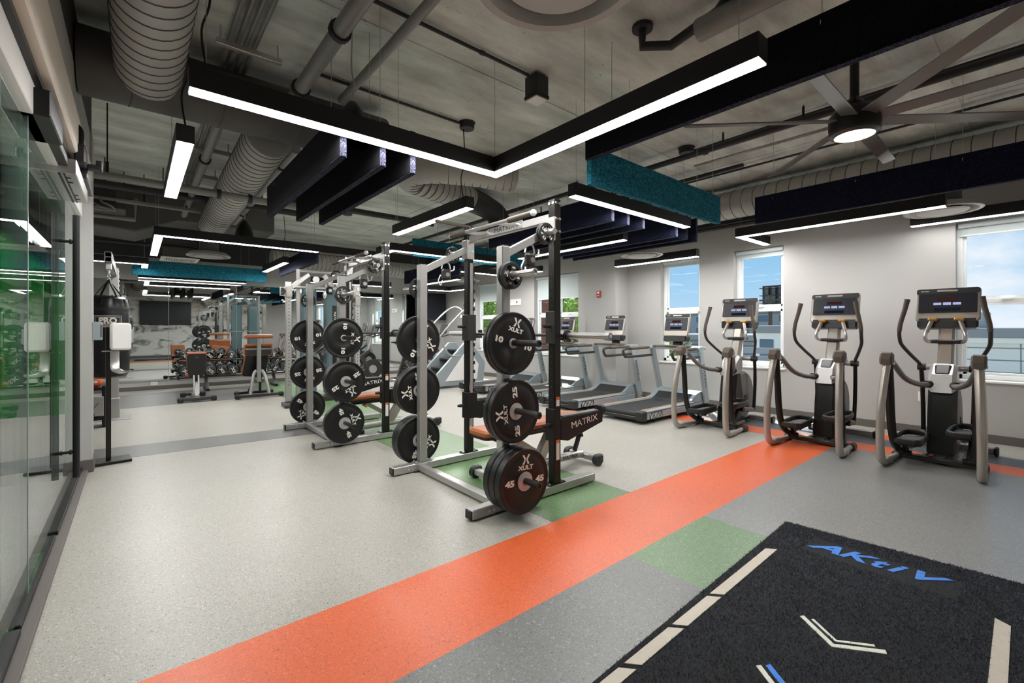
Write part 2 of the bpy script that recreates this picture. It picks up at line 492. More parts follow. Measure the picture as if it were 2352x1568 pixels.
def text(name, txt, size, mat, parent, c, x, y, stretch=1.0, **kw):
    me = text_mesh(txt, size, mat, **kw)
    o = bpy.data.objects.new(name, me); COL.objects.link(o)
    if parent is not None: o.parent = parent
    o.matrix_local = frame3(c, x, y) @ Matrix.Diagonal((stretch, 1, 1, 1))
    return o
def text_into(mb, txt, size, c, x, y, mi=0, stretch=1.0, **kw):
    """append the flat letter mesh of txt to a builder"""
    me = text_mesh(txt, size, M['ink_white'], **kw)
    m = frame3(c, x, y) @ Matrix.Diagonal((stretch, 1, 1, 1))
    mb.add([tuple(m @ v.co) for v in me.vertices], [list(p.vertices) for p in me.polygons], mi)
# ================================================================ the room
XW, YB, YF, XL = 7.6, 12.5, -1.4, -0.40      # window wall, mirror wall, wall behind the camera, glass wall
ZC, ZP = 3.55, 3.08                          # concrete deck, top of the pale paint
REC = -2.0                                   # recess beyond the glass wall's end

fl = struct(MB().bx(-2.2, 7.9, -1.6, 12.7, -0.12, 0.0).build('floor', M['floor']))
MB().bx(-2.2, -0.44, -1.4, 5.6, 0.0, 0.0016).build('next_room_dark_layer', M['floor_dark'], fl)  # dark layer added over the floor to cut green bounce light
def inlay(name, pts, m):
    MB().prism(pts, 'z', 0.0, 0.0016).build(name, m, fl)
inlay('orange_strip', [(-0.33, 1.58), (6.07, 1.58), (6.07, 2.19), (-0.33, 2.19)], M['floor_orange'])
inlay('orange_border', [(6.07, -1.4), (6.45, -1.4), (6.45, 5.2), (6.07, 5.2)], M['floor_orange'])
inlay('slate_border', [(6.45, -1.4), (6.85, -1.4), (6.85, 5.2), (6.45, 5.2)], M['floor_slate'])
inlay('orange_patch', [(6.85, 1.1), (7.2, 1.1), (7.2, 2.1), (6.85, 2.1)], M['floor_orange'])
inlay('grey_section', [(-0.33, -1.4), (2.21, -1.4), (2.21, 1.58), (-0.33, 1.58)], M['floor_grey'])
inlay('green_square', [(2.21, -1.4), (3.08, -1.4), (3.08, 1.58), (2.21, 1.58)], M['floor_green'])
inlay('grey_sheen_section', [(3.08, -1.4), (6.07, -1.4), (6.07, 1.58), (3.08, 1.58)], M['floor_grey_sheen'])  # same grey flooring, its sheen painted in as a lighter tone
inlay('green_strip', [(2.19, 2.19), (3.07, 2.19), (3.07, 12.5), (2.19, 12.5)], M['floor_green'])
inlay('charcoal_strip', [(-0.36, 6.09), (2.19, 5.93), (2.19, 6.45), (-0.36, 6.71)], M['floor_dark'])
inlay('charcoal_section', [(-2.0, 9.86), (2.19, 9.86), (2.19, 11.88), (-2.0, 11.88)], M['floor_dark'])

# --- ceiling deck with formwork joints
ce = struct(MB().bx(-2.2, 7.9, -1.6, 12.7, ZC, ZC+0.2).build('ceiling', M['ceil']))
b = MB()
for y in (0.6, 3.2, 5.8, 8.4, 11.0):
    b.bx(-2.0, 7.6, y-0.012, y+0.012, ZC-0.008, ZC+0.01)
for x in (1.6, 4.1, 6.2):
    b.bx(x-0.01, x+0.01, -1.4, 12.5, ZC-0.006, ZC+0.01)
b.build('form_joint', M['ceil'], ce)

# --- window wall with five openings
WIN = [(-0.9, 0.76), (2.64, 3.39), (3.98, 4.74), (6.80, 8.25), (9.55, 10.70)]
ZS, ZT = 0.72, 2.60
wr = MB()
ys = sorted([YF-0.2, YB+0.2] + [v for w in WIN for v in w])
for i in range(len(ys)-1):
    y0, y1 = ys[i], ys[i+1]
    if (y0, y1) in WIN:
        wr.bx(XW, XW+0.24, y0, y1, 0, ZS); wr.bx(XW, XW+0.24, y0, y1, ZT, ZP)
    else:
        wr.bx(XW, XW+0.24, y0, y1, 0, ZP)
wall_r = struct(wr.build('wall_right', M['wall'], angle=0))
MB().bx(XW-0.03, XW+0.24, YF, YB, ZP, ZC).build('upper_band', M['wall_dark'], wall_r)
struct(MB().bx(XW-0.014, XW, YF, YB, 0, 0.10, ch=0.003).build('baseboard_right', M['base']))
pier = struct(MB().bx(7.2, XW, 5.47, 6.25, 0, ZP, ch=0.004).build('wall_pier', M['wall']))
MB().bx(7.186, 7.2, 5.46, 6.26, 0, 0.10).bx(7.186, XW, 5.456, 5.47, 0, 0.10).build('pier_baseboard', M['base'], pier)

SHADE = [2.44, 2.47, 2.47, 2.04, 2.10]
for k, (y0, y1) in enumerate(WIN):
    n = k+1
    w = MB()
    xo = XW+0.11
    t = 0.055
    for (a, b_) in ((y0, y0+t), (y1-t, y1)):
        w.bx(xo, xo+0.08, a, b_, ZS, ZT, ch=0.006)
    w.bx(xo, xo+0.08, y0, y1, ZT-t, ZT, ch=0.006); w.bx(xo, xo+0.08, y0, y1, ZS, ZS+t, ch=0.006)
    W = struct(w.build('window_%d' % n, M['vinyl_frame']))
    mull = [] if k in (1, 2, 4) else [(y0+y1)/2]
    for mm in mull:
        MB().bx(xo-0.01, xo+0.08, mm-0.045, mm+0.045, ZS, ZT, ch=0.006).build('mullion', M['vinyl_frame'], W)
    edges = [y0+t] + [v for mm in mull for v in (mm-0.045, mm+0.045)] + [y1-t]
    for i in range(0, len(edges), 2):
        a, b_ = edges[i], edges[i+1]
        s_ = MB()
        s_.bx(xo+0.02, xo+0.06, a, b_, 1.63, 1.68, ch=0.004)
        for (z0, z1, dx) in ((ZS+t, 1.63, 0.0), (1.68, ZT-t, 0.018)):
            for (u, v) in ((a, a+0.03), (b_-0.03, b_)):
                s_.bx(xo+0.02+dx, xo+0.05+dx, u, v, z0, z1)
            s_.bx(xo+0.02+dx, xo+0.05+dx, a, b_, z0, z0+0.03); s_.bx(xo+0.02+dx, xo+0.05+dx, a, b_, z1-0.03, z1)
        s_.build('sash', M['vinyl_frame'], W)
        MB().bx(xo+0.033, xo+0.037, a+0.03, b_-0.03, ZS+t+0.03, 1.60).build('pane', M['pane'], W)
        MB().bx(xo+0.051, xo+0.055, a+0.03, b_-0.03, 1.71, ZT-t-0.03).build('pane', M['pane'], W)
        MB().bx(xo+0.0, xo+0.018, (a+b_)/2-0.05, (a+b_)/2+0.05, 1.66, 1.685, ch=0.003).build('sash_lock', M['vinyl_frame'], W)
    sh = MB().cyl((XW+0.06, y0+0.02, ZT-0.04), (XW+0.06, y1-0.02, ZT-0.04), 0.032, 14)
    sh.bx(XW+0.088, XW+0.091, y0+0.03, y1-0.03, SHADE[k], ZT-0.04)
    sh.build('roller_shade', M['shade'], W)
    MB().cyl((XW+0.09, y0+0.03, SHADE[k]), (XW+0.09, y1-0.03, SHADE[k]), 0.011, 8).build('shade_hem', M['vinyl_frame'], W)
    MB().bx(XW-0.02, XW+0.11, y0-0.03, y1+0.03, ZS-0.03, ZS, ch=0.006).build('window_sill', M['white'], W)

# --- mirror wall
wall_b = struct(MB().bx(-2.2, 7.9, YB, YB+0.2, 0, ZP-0.22).build('wall_back', M['wall']))
MB().bx(-2.2, 7.9, YB-0.01, YB+0.2, ZP-0.22, ZC).build('upper_band', M['wall_dark'], wall_b)
x = -2.0
for xe in (-0.72, 0.57, 1.86, 3.15, 4.44, 5.77, 6.95):
    MB().bx(x+0.003, xe-0.003, YB-0.008, YB, 0.20, 2.36, ch=0.002).build('mirror_panel', M['mirror'], wall_b)
    x = xe
MB().bx(-2.0, 6.95, YB-0.014, YB-0.002, 0.185, 0.20).build('mirror_channel', M['silver'], wall_b)
struct(MB().bx(-2.0, 7.6, YB-0.014, YB, 0, 0.085, ch=0.003).build('baseboard_back', M['base']))

# --- wall behind the camera with a grey printed mural seen in the mirrors
wall_f = struct(MB().bx(-2.2, 7.9, YF-0.2, YF, 0, ZC).build('wall_front', M['wall']))
mm = bpy.data.materials.new('rock_mural_print'); mm.use_nodes = True
nt = mm.node_tree; bs = nt.nodes['Principled BSDF']
tc = nt.nodes.new('ShaderNodeTexCoord'); mp = nt.nodes.new('ShaderNodeMapping'); mp.inputs['Scale'].default_value = (0.7, 1, 1.5)
nz = nt.nodes.new('ShaderNodeTexNoise'); nz.inputs['Scale'].default_value = 1.5; nz.inputs['Detail'].default_value = 10; nz.inputs['Distortion'].default_value = 1.4; nz.inputs['Roughness'].default_value = 0.62
rp = nt.nodes.new('ShaderNodeValToRGB')
rp.color_ramp.elements[0].position = 0.32; rp.color_ramp.elements[0].color = lin((34, 34, 34))
rp.color_ramp.elements[1].position = 0.50; rp.color_ramp.elements[1].color = lin((226, 224, 220))
e_ = rp.color_ramp.elements.new(0.38); e_.color = lin((132, 130, 126))
nt.links.new(tc.outputs['Object'], mp.inputs[0]); nt.links.new(mp.outputs[0], nz.inputs['Vector'])
nt.links.new(nz.outputs['Fac'], rp.inputs[0]); nt.links.new(rp.outputs[0], bs.inputs['Base Color'])
bs.inputs['Roughness'].default_value = 0.6
for (a, b_) in ((-0.35, 2.35), (2.37, 5.05)):
    MB().bx(a, b_, YF, YF+0.012, 0.12, 2.75).build('mural_panel', mm, wall_f)
struct(MB().bx(-0.35, 7.6, YF, YF+0.016, 0, 0.10).build('baseboard_front', M['base']))

# --- glass partition on the camera's left, its header, track, jamb pier and door gear
wl = MB()
wl.bx(-0.60, -0.32, YF, 5.92, 2.80, ZP+0.06)          # header wall
wl.bx(-0.60, -0.305, 5.70, 5.92, 0, ZP+0.06)          # jamb pier at the end
wl.bx(-2.2, REC, 5.92, YB, 0, ZP+0.06)                # wall of the recess
wl.bx(-2.0, -0.60, 5.72, 5.92, 0, ZP+0.06)
wall_l = struct(wl.build('wall_left', M['wall']))
MB().bx(-0.60, -0.32, YF, 5.92, ZP+0.06, ZC).bx(-2.2, REC, 5.92, YB, ZP+0.06, ZC).bx(-2.0, -0.6, 5.72, 5.92, ZP+0.06, ZC).build('upper_band', M['wall_dark'], wall_l)
struct(MB().bx(-0.60, -0.30, YF, 5.70, 2.52, 2.80, ch=0.01).build('trim_1', M['trim_warm']))
struct(MB().bx(-0.56, -0.37, YF, 5.70, 2.34, 2.50, ch=0.004).build('reflection_strip', M['white']))  # white strip standing in for the header's reflection in the glass
struct(MB().bx(-0.45, -0.345, YF, 5.70, 2.49, 2.522).build('trim_3', M['black']))
struct(MB().bx(-0.435, -0.292, 5.686, 5.93, 0, 0.115, ch=0.003).bx(-2.0, REC+0.014, 5.92, YB, 0, 0.1).build('baseboard_left', M['base']))
struct(MB().bx(-0.385, -0.33, YF, 5.68, 0, 0.028, ch=0.004).build('trim_4', M['base']))
tr = MB()
tr.bx(-0.43, -0.37, YF, 2.8, 0, 0.055, ch=0.004); tr.bx(-0.425, -0.375, 2.84, 3.95, 0, 0.05, ch=0.004); tr.bx(-0.43, -0.37, 4.0, 5.70, 0, 0.055, ch=0.004)
struct(tr.build('trim_5', M['black']))
for (a, b_, nm) in ((YF, 0.9, 0), (0.905, 3.145, 1), (4.845, 5.70, 2)):
    MB().bx(-0.406, -0.394, a, b_, 0.05, 2.345).build('glass_pane', M['glass_wall'], wall_l)
door = struct(MB().bx(-0.406, -0.394, 3.153, 4.838, 0.052, 2.345).build('door_1', M['glass_wall']))
MB().bx(-0.408, -0.392, 3.145, 3.153, 0.05, 2.345).build('glass_edge_strip', M['glass_edge'], door)
for sgn, xx in ((1, -0.338), (-1, -0.462)):
    MB().cyl((xx, 4.70, 0.21), (xx, 4.70, 2.17), 0.0205, 16).build('pull_handle', M['black'], door)
for z in (0.40, 1.97):
    MB().cyl((-0.465, 4.70, z), (-0.335, 4.70, z), 0.011, 10).cyl((-0.375, 4.70, z), (-0.362, 4.70, z), 0.018, 12).build('handle_standoff', M['black'], door)
# pivot patch and the lock boxes over the door
g = thing('door_lock_gear', 'silver and black magnetic lock boxes above the glass door', 'door lock', (-0.36, 4.1, 2.40))
MB().bx(-0.06, 0.05, -1.0, -0.55, -0.06, 0.07, ch=0.006).build('black_housing', M['black'], g)
MB().bx(-0.03, 0.035, -0.55, 0.35, -0.05, 0.0, ch=0.004).build('door_rail', M['iron'], g)
MB().bx(-0.05, 0.075, -0.10, 0.75, -0.10, 0.0, ch=0.005).build('silver_lock_body', M['steel'], g)
q = MB()
for yy in (0.0, 0.12, 0.5, 0.63):
    q.cyl((0.03, yy, -0.103), (0.03, yy, -0.098), 0.012, 8)
q.build('screw_head', M['black'], g)
MB().bx(-0.012, 0.0, -0.1, 0.75, -0.104, -0.099).bx(0.012, 0.02, -0.1, 0.75, -0.104, -0.099).build('slot', M['black'], g)
MB().bx(0.06, 0.10, 0.35, 0.95, 0.0, 0.10, ch=0.006).build('closer_arm', M['iron'], g)
s_ = thing('door_sensor', 'black motion sensor on a stub bracket beside the lock boxes', 'sensor', (-0.30, 4.35, 2.46))
MB().bx(-0.02, 0.04, -0.08, 0.08, 0.0, 0.13, ch=0.01).build('sensor_body', M['plastic'], s_)
MB().tube([(0.01, 0, 0.13), (0.01, 0.0, 0.24), (-0.02, 0.0, 0.28)], 0.016, 10, 4).build('conduit_stub', M['black'], s_)
MB().bx(0.04, 0.12, 0.05, 0.12, 0.0, 0.035, ch=0.005).bx(0.085, 0.12, 0.05, 0.12, 0.03, 0.07, ch=0.005).build('bracket', M['plastic'], s_)

# --- the next room seen through the glass: green accent wall, floor and ceiling
M['green_paint'] = pm('green_accent_paint', (36, 196, 66), 0.6, 0, 0.04, 2)
nf = struct(MB().bx(-5.0, -2.2, YF, 5.7, -0.12, 0.0).build('floor_next_room', M['floor_dark']))
struct(MB().bx(-5.0, -0.6, YF, 5.7, 3.1, 3.2).build('ceiling_next_room', M['wall_dark']))
struct(MB().bx(-5.2, -5.0, YF, 5.7, 0, 3.2).build('wall_next_room_side', M['wall']))
struct(MB().bx(-5.0, -0.6, YF-0.2, YF, 0, 3.2).build('wall_next_room_end', M['wall']))
wn = struct(MB().bx(-5.0, -0.60, 5.62, 5.72, 0, 3.1).build('wall_next_room_back', M['wall_dark']))
MB().prism([(-2.4, 0.56), (-0.42, 0.56), (-0.42, 1.68), (-1.46, 2.794), (-2.4, 2.794)], 'y', 5.60, 5.69).build('green_panel', M['green_paint'], wn)

for k, (nx, lb) in enumerate(((-1.25, 'added light bar that brightens the green wall in the next room behind the glass'),)):
    t = thing('linear_pendant_light', lb, 'light', (nx, 2.2, 2.60), 0, 'linear pendant lights')  # light source added so the green wall shows through the glass
    MB().bx(-0.05, 0.05, -2.2, 2.6, 0.004, 0.125).build('housing', M['fixture'], t, angle=0)
    MB().bx(-0.045, 0.045, -2.19, 2.59, 0.0, 0.004).build('diffuser', M['lamp'], t, angle=0)
    MB().cyl((0, -2.0, 0.125), (0, -2.0, 0.50), 0.003, 5).cyl((0, 2.4, 0.125), (0, 2.4, 0.50), 0.003, 5).build('suspension_cable', M['steel'], t)
# ================================================================ things hung from the deck
def wire(mb, x, y, z0, z1=ZC, r=0.0022):
    mb.cyl((x, y, z0), (x, y, z1), r, 5)
def light_bar(label, loc, segs, z=2.60, cables=(), group='linear pendant lights', cord=None, lamp='lamp'):
    """segs: rectangles (x0,x1,y0,y1) in room coordinates that make one pendant profile"""
    t = thing('linear_pendant_light', label, 'light', (0, 0, z), 0, group)
    h = MB(); d = MB()
    for (x0, x1, y0, y1) in segs:
        h.bx(x0, x1, y0, y1, 0.004, 0.125)
        d.bx(x0+0.006, x1-0.006, y0+0.006, y1-0.006, 0.0, 0.004)
    h.build('housing', M['fixture'], t, angle=0); d.build('diffuser', M[lamp], t, angle=0)
    if cables:
        for p in cables:
            c = MB(); wire(c, p[0], p[1], 0.125, (p[2] if len(p) > 2 else ZC)-z)
            c.build('suspension_cable', M['steel'], t)
    if cord:
        x, y = cord
        MB().tube([(x, y, ZC-z), (x+0.02, y, 0.55), (x-0.02, y+0.01, 0.35), (x+0.005, y, 0.125)], 0.006, 6, 5).build('power_cord', M['black'], t)
    return t
W_ = 0.105
light_bar('big black L shaped pendant light whose corner points down the room above the first rack', None,
          [(0.22, 2.36, 2.93, 2.93+W_), (2.36-W_, 2.36, 0.89, 2.93)], 2.60, [(0.3, 2.98), (2.3, 2.98), (2.3, 1.0), (1.3, 2.98), (2.3, 2.0)], cord=(0.30, 2.98))
light_bar('short pendant light seen end on beside the large spiral duct by the glass wall', None, [(0.215, 0.32, 3.83, 5.53)], 2.60, [(0.27, 5.4)], cord=(0.27, 3.9))
light_bar('L shaped pendant light hung before the mirror benches with one end toward the mirrors', None,
          [(0.2, 2.36, 7.85, 7.95), (0.2, 0.305, 7.95, 10.1)], 2.60, [(0.25, 7.9), (2.3, 7.9), (0.25, 9.2)])
light_bar('pendant light with a stub end over the punching bag corner', None, [(-1.6, 0.20, 10.95, 11.05), (0.095, 0.20, 11.05, 11.65)], 2.535, [(0.15, 11.5), (-1.5, 11.0)], lamp='lamp_dim')
light_bar('straight pendant light just below the long teal baffle at the mirrors', None, [(0.05, 2.0, 12.1, 12.2)], 2.38, [(0.15, 12.15), (1.9, 12.15)], lamp='lamp_dim')
light_bar('short pendant light over the preacher bench pointing at the cable machine', None, [(2.2, 2.305, 9.55, 11.4)], 2.60, [(2.25, 11.2)], cord=(2.25, 9.7))
light_bar('short pendant light hung just beyond the first rack top bar', None, [(2.68, 2.785, 3.97, 5.75)], 2.60, [(2.73, 5.70)], cord=(2.73, 4.1))
light_bar('straight pendant light hung under the bright teal baffle', None, [(3.24, 5.38, 2.93, 3.03)], 2.60, [(3.3, 2.98), (5.3, 2.98)])
light_bar('pendant light across the wall pier beside the round diffuser and second treadmill', None, [(6.74, 6.84, 3.58, 5.15)], 2.453, [(6.79, 5.05), (6.79, 3.68)])
light_bar('pendant light slotted between the black baffles near the windows', None, [(4.92, 5.02, 3.62, 5.75)], 2.49, [(4.97, 3.8), (4.97, 5.6)])
light_bar('L shaped pendant light below the long navy baffle by the ellipticals', None, [(6.46, 6.565, 0.72, 2.86), (6.565, 7.42, 2.76, 2.86)], 2.60, [(6.5, 2.8), (6.5, 0.8)])
light_bar('pendant light over the big window near the third elliptical', None, [(7.30, 7.40, -0.8, 1.13)], 2.575, [(7.36, 1.0)], lamp='lamp_dim')
light_bar('L shaped pendant light under the far teal baffle between the two racks', None, [(3.2, 5.4, 6.9, 7.0), (3.2, 3.305, 7.0, 7.5)], 2.60, [(3.3, 6.95), (5.3, 6.95)], cord=(5.2, 6.95))
light_bar('pendant light with a kink above the stair climber', None, [(5.4, 6.9, 8.35, 8.45), (6.8, 6.9, 7.2, 8.35)], 2.58, [(5.5, 8.4), (6.85, 7.3)])
light_bar('pendant light below the navy baffle beyond the second rack', None, [(5.3, 5.4, 8.2, 10.2)], 2.38, [(5.35, 8.4), (5.35, 10.0)])
light_bar('pendant light near the wall television at the mirror end', None, [(5.6, 6.7, 10.6, 10.7), (6.6, 6.7, 9.6, 10.6)], 2.35, [(5.7, 10.65)])
light_bar('pendant light by the mirror above the dumbbell rack end', None, [(3.2, 5.2, 11.2, 11.3)], 2.42, [(3.3, 11.25), (5.1, 11.25)])

def baffle(label, x0, x1, y0, y1, z0, z1, m, hangs, group):
    t = thing('acoustic_baffle', label, 'ceiling baffle', ((x0+x1)/2, (y0+y1)/2, z0), 0, group)
    MB().box((0, 0, (z1-z0)/2+0.002), (x1-x0, y1-y0, z1-z0-0.004), ch=0.004).build('felt_panel', M[m], t, angle=0)
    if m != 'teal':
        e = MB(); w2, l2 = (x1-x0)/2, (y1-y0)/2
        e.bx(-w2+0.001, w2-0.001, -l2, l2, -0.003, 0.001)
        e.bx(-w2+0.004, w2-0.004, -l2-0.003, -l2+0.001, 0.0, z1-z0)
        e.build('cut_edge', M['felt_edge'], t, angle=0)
    for (hx, hy) in hangs:
        c = MB()
        u, v = hx-(x0+x1)/2, hy-(y0+y1)/2
        wire(c, u, v, z1-z0+0.10, ZC-z0)
        for s in (-0.02, 0.02):
            if x1-x0 > y1-y0: c.tube([(u, v, z1-z0+0.10), (u+s, v, z1-z0-0.06)], 0.0018, 5)
            else: c.tube([(u, v, z1-z0+0.10), (u+s*1.4, v, z1-z0-0.06)], 0.0018, 5)
        c.sphere((u, v, z1-z0-0.07), 0.006, 6, 4, sc=(1, 1, 1))
        c.build('hanger_wire', M['steel'], t)
    return t
BG = 'acoustic felt baffles hung from the ceiling'
baffle('long charcoal baffle running overhead beside the big L shaped light', 2.82, 2.87, -0.9, 2.45, 2.70, 3.01, 'coal', [(2.845, 2.2), (2.845, 0.8), (2.845, -0.5)], BG)
baffle('bright teal baffle set crosswise at the end of the long charcoal one', 2.85, 5.08, 2.41, 2.46, 2.50, 2.81, 'teal', [(3.4, 2.435), (4.6, 2.435), (4.95, 2.435)], BG)
baffle('long navy baffle above the ellipticals and under the fan', 5.44, 5.49, -0.9, 2.19, 2.52, 2.82, 'navy', [(5.465, 2.0), (5.465, 1.25), (5.465, 0.5), (5.465, -0.4)], BG)
for x, lb in ((1.05, 'charcoal baffle of the trio nearest the glass wall'), (1.33, 'middle charcoal baffle of the trio under the big light'), (1.565, 'charcoal baffle of the trio nearest the racks')):
    baffle(lb, x, x+0.05, 3.06, 5.22, 2.48, 2.79, 'coal', [(x+0.025, 3.3), (x+0.025, 4.9)], BG)
nv = ['first navy baffle of the window stack counted from the racks', 'second navy baffle of the window stack counted from the racks', 'third navy baffle of the window stack just before the slotted light',
      'navy baffle of the window stack just past the slotted light', 'navy baffle of the window stack second from the windows', 'navy baffle of the window stack closest to the windows']
for x, lb in zip((3.99, 4.27, 4.57, 5.30, 5.55, 5.80), nv):
    baffle(lb, x, x+0.05, 3.09, 5.32, 2.50, 2.81, 'navy', [(x+0.025, 3.4), (x+0.025, 5.0)], BG)
baffle('far teal baffle crossing behind the tops of the two racks', 3.7, 6.25, 7.10, 7.15, 2.58, 2.89, 'teal', [(4.2, 7.125), (5.8, 7.125)], BG)
baffle('navy baffle facing the room near the wall television', 4.97, 5.02, 7.6, 10.0, 2.40, 2.70, 'navy', [(4.995, 8.0), (4.995, 9.6)], BG)
baffle('long teal baffle close to the mirror wall over the benches', -0.05, 2.36, 11.76, 11.81, 2.40, 2.70, 'teal', [(0.3, 11.785), (2.0, 11.785)], BG)
baffle('navy baffle over the cable machine', 2.48, 2.53, 8.45, 11.1, 2.50, 2.81, 'navy', [(2.505, 8.8), (2.505, 10.8)], BG)

# --- ceiling fan with eight blades
fan = thing('ceiling_fan', 'large black eight blade ceiling fan with a round lamp', 'ceiling fan', (4.20, 0.97, 2.80))
MB().lathe([(0.05, 0.0), (0.15, 0.01), (0.165, 0.05), (0.165, 0.14), (0.13, 0.19), (0.05, 0.22)], n=32).build('motor_hub', M['black'], fan)
MB().lathe([(0.0, -0.012), (0.125, -0.012), (0.128, 0.0)], n=32).build('lamp_lens', M['fanlamp'], fan)
MB().lathe([(0.128, -0.016), (0.16, 0.0), (0.162, 0.02), (0.128, 0.02)], n=32, closed=True).build('lamp_bezel', M['iron'], fan)
MB().cyl((0, 0, 0.2), (0, 0, 0.75), 0.03, 14).lathe([(0.03, 0.28), (0.07, 0.22), (0.03, 0.2)], n=20).lathe([(0.03, 0.64), (0.09, 0.74), (0.03, 0.75)], n=20).build('down_rod', M['black'], fan)
for k in range(8):
    a = math.radians(1+45*k)
    m = MB(); m.M = Matrix.Rotation(a, 4, 'Z') @ Matrix.Translation((0, 0, 0.10)) @ Matrix.Rotation(math.radians(-14), 4, 'X')
    m.prism([(0.12, -0.055), (1.25, -0.048), (1.26, 0.0), (1.25, 0.048), (0.12, 0.055)], 'z', -0.006, 0.006, ch=0.003)
    m.build('fan_blade', M['gunmetal'], fan)

# --- ducts
def duct(label, pts, r, m='duct', ribs=True, pitch=0.14, cat='duct', grp='round air ducts', sm=0, n=28):
    t = thing('round_duct', label, cat, (0, 0, 0), 0, grp)
    b = MB(); b.tube(pts, r, n, sm); b.build('duct_shell', M[m], t)
    if ribs:
        s = MB(); P = [Vector(p) for p in pts]
        q = MB(); q.tube(pts, r, 4, sm)
        # seam ribs along the run
        for i in range(len(P)-1):
            d = P[i+1]-P[i]; L_ = d.length; u = d.normalized()
            k = max(1, int(L_/pitch))
            for j in range(k):
                c = P[i]+u*(L_*(j+0.5)/k)
                tilt = (u + Vector((0.12, 0.12, 0.0))).normalized()
                x = Vector((0, 0, 1)).cross(tilt).normalized(); y = tilt.cross(x)
                vs = []; fs = []
                for (dr, dh) in ((-0.002, -0.008), (0.006, 0.0), (-0.002, 0.008)):
                    vs += s.ring(c+tilt*dh, x, y, r+dr, r+dr, n)
                for a in range(2):
                    for b_ in range(n): fs.append((a*n+b_, a*n+(b_+1) % n, (a+1)*n+(b_+1) % n, (a+1)*n+b_))
                s.add(vs, fs)
        s.build('spiral_seam', M['duct_dark' if m == 'duct' else m], t)
    return t
duct('wide dark trunk duct crossing from the glass wall above the charcoal trio', [(-0.31, 4.45, 3.24), (1.95, 4.45, 3.24)], 0.235, 'duct_dark', True, 0.55)
duct('large spiral duct overhead that runs into the trunk duct', [(0.08, -1.3, 3.22), (0.08, 4.30, 3.22)], 0.20, 'duct', True, 0.12)
duct('spiral duct sloping away beyond the trunk duct toward the mirrors', [(0.97, 4.68, 3.12), (0.97, 8.75, 3.00)], 0.20, 'duct', True, 0.12)
duct('spiral duct with elbow that feeds the diffuser above the first rack', [(3.85, 4.58, 3.33), (2.98, 4.90, 3.33), (2.70, 5.2, 3.32), (2.85, 5.5, 3.32), (3.3, 5.62, 3.32), (3.95, 5.78, 3.33)], 0.185, 'duct', True, 0.10, sm=5)
duct('smooth black elbow duct dropping to the diffuser above the first rack', [(3.9, 5.77, 3.33), (4.4, 5.98, 3.33), (4.72, 6.07, 3.26), (4.83, 6.1, 3.1), (4.85, 6.1, 2.9)], 0.18, 'pipe_dark', False, sm=6)
duct('long round duct running above the windows', [(7.12, -1.3, 3.24), (7.12, 12.2, 3.24)], 0.21, 'duct', True, 0.16)
duct('ribbed duct running along the mirror wall behind the racks', [(2.4, 11.5, 2.92), (6.9, 11.5, 2.92)], 0.21, 'duct', True, 0.10)

def diffuser(label, x, y, z, r=0.36, top=ZC, throat=0.16):
    t = thing('round_diffuser', label, 'air vent', (x, y, z), 0, 'round ceiling diffusers')
    MB().lathe([(r-0.01, 0.0), (r, 0.008), (r*0.96, 0.03), (r*0.80, 0.075), (r*0.78, 0.065), (r*0.88, 0.004)], n=40, closed=True).build('outer_ring', M['duct'], t)
    MB().lathe([(0.05, 0.06), (r*0.80, 0.06), (r*0.80, 0.07), (0.05, 0.07)], n=40, closed=True).build('dark_gap', M['black'], t)
    MB().lathe([(0.0, -0.015), (r*0.60, -0.012), (r*0.66, 0.005), (r*0.60, 0.012), (0.0, 0.012)], n=40).build('centre_disc', M['duct'], t)
    MB().cyl((0, 0, 0.05), (0, 0, top-z), throat, 24).lathe([(r*0.74, 0.05), (r*0.74, 0.075), (throat, 0.10)], n=40).build('neck', M['duct_dark'], t)
diffuser('round diffuser cut by the top of the photo above the big L shaped light', 1.28, 1.25, 2.72)
diffuser('round diffuser over the third elliptical by the big window', 6.94, 0.80, 2.63, r=0.335, top=3.1)
diffuser('round diffuser in front of the wall pier', 6.30, 4.28, 2.50, r=0.335)
diffuser('round diffuser seen through the first rack top', 4.85, 6.1, 2.86, top=2.95)
diffuser('round diffuser near the mirrors beside the white grille', 1.07, 10.2, 2.68, top=3.0)
diffuser('round diffuser close to the wall television', 6.4, 9.5, 2.52, top=3.2)

gr = thing('ceiling_grille', 'white slatted return air grille near the mirrors', 'air vent', (0.67, 10.95, 2.66))
f = MB()
for (x0, x1, y0, y1) in ((-0.30, 0.30, -0.30, -0.24), (-0.30, 0.30, 0.24, 0.30), (-0.30, -0.24, -0.24, 0.24), (0.24, 0.30, -0.24, 0.24)):
    f.bx(x0, x1, y0, y1, 0, 0.02, ch=0.003)
f.build('grille_frame', M['white'], gr)
for i in range(12):
    x_ = -0.22+0.04*i
    m = MB(); m.M = Matrix.Translation((x_, 0, 0.014)) @ Matrix.Rotation(0.6, 4, 'Y'); m.bx(-0.011, 0.011, -0.24, 0.24, -0.0012, 0.0012)
    m.build('slat', M['white'], gr)
MB().bx(-0.24, 0.24, -0.012, 0.012, 0.01, 0.02).build('centre_bar', M['white'], gr)
MB().bx(-0.26, 0.26, -0.26, 0.26, 0.022, 0.35).build('plenum_box', M['duct_dark'], gr)

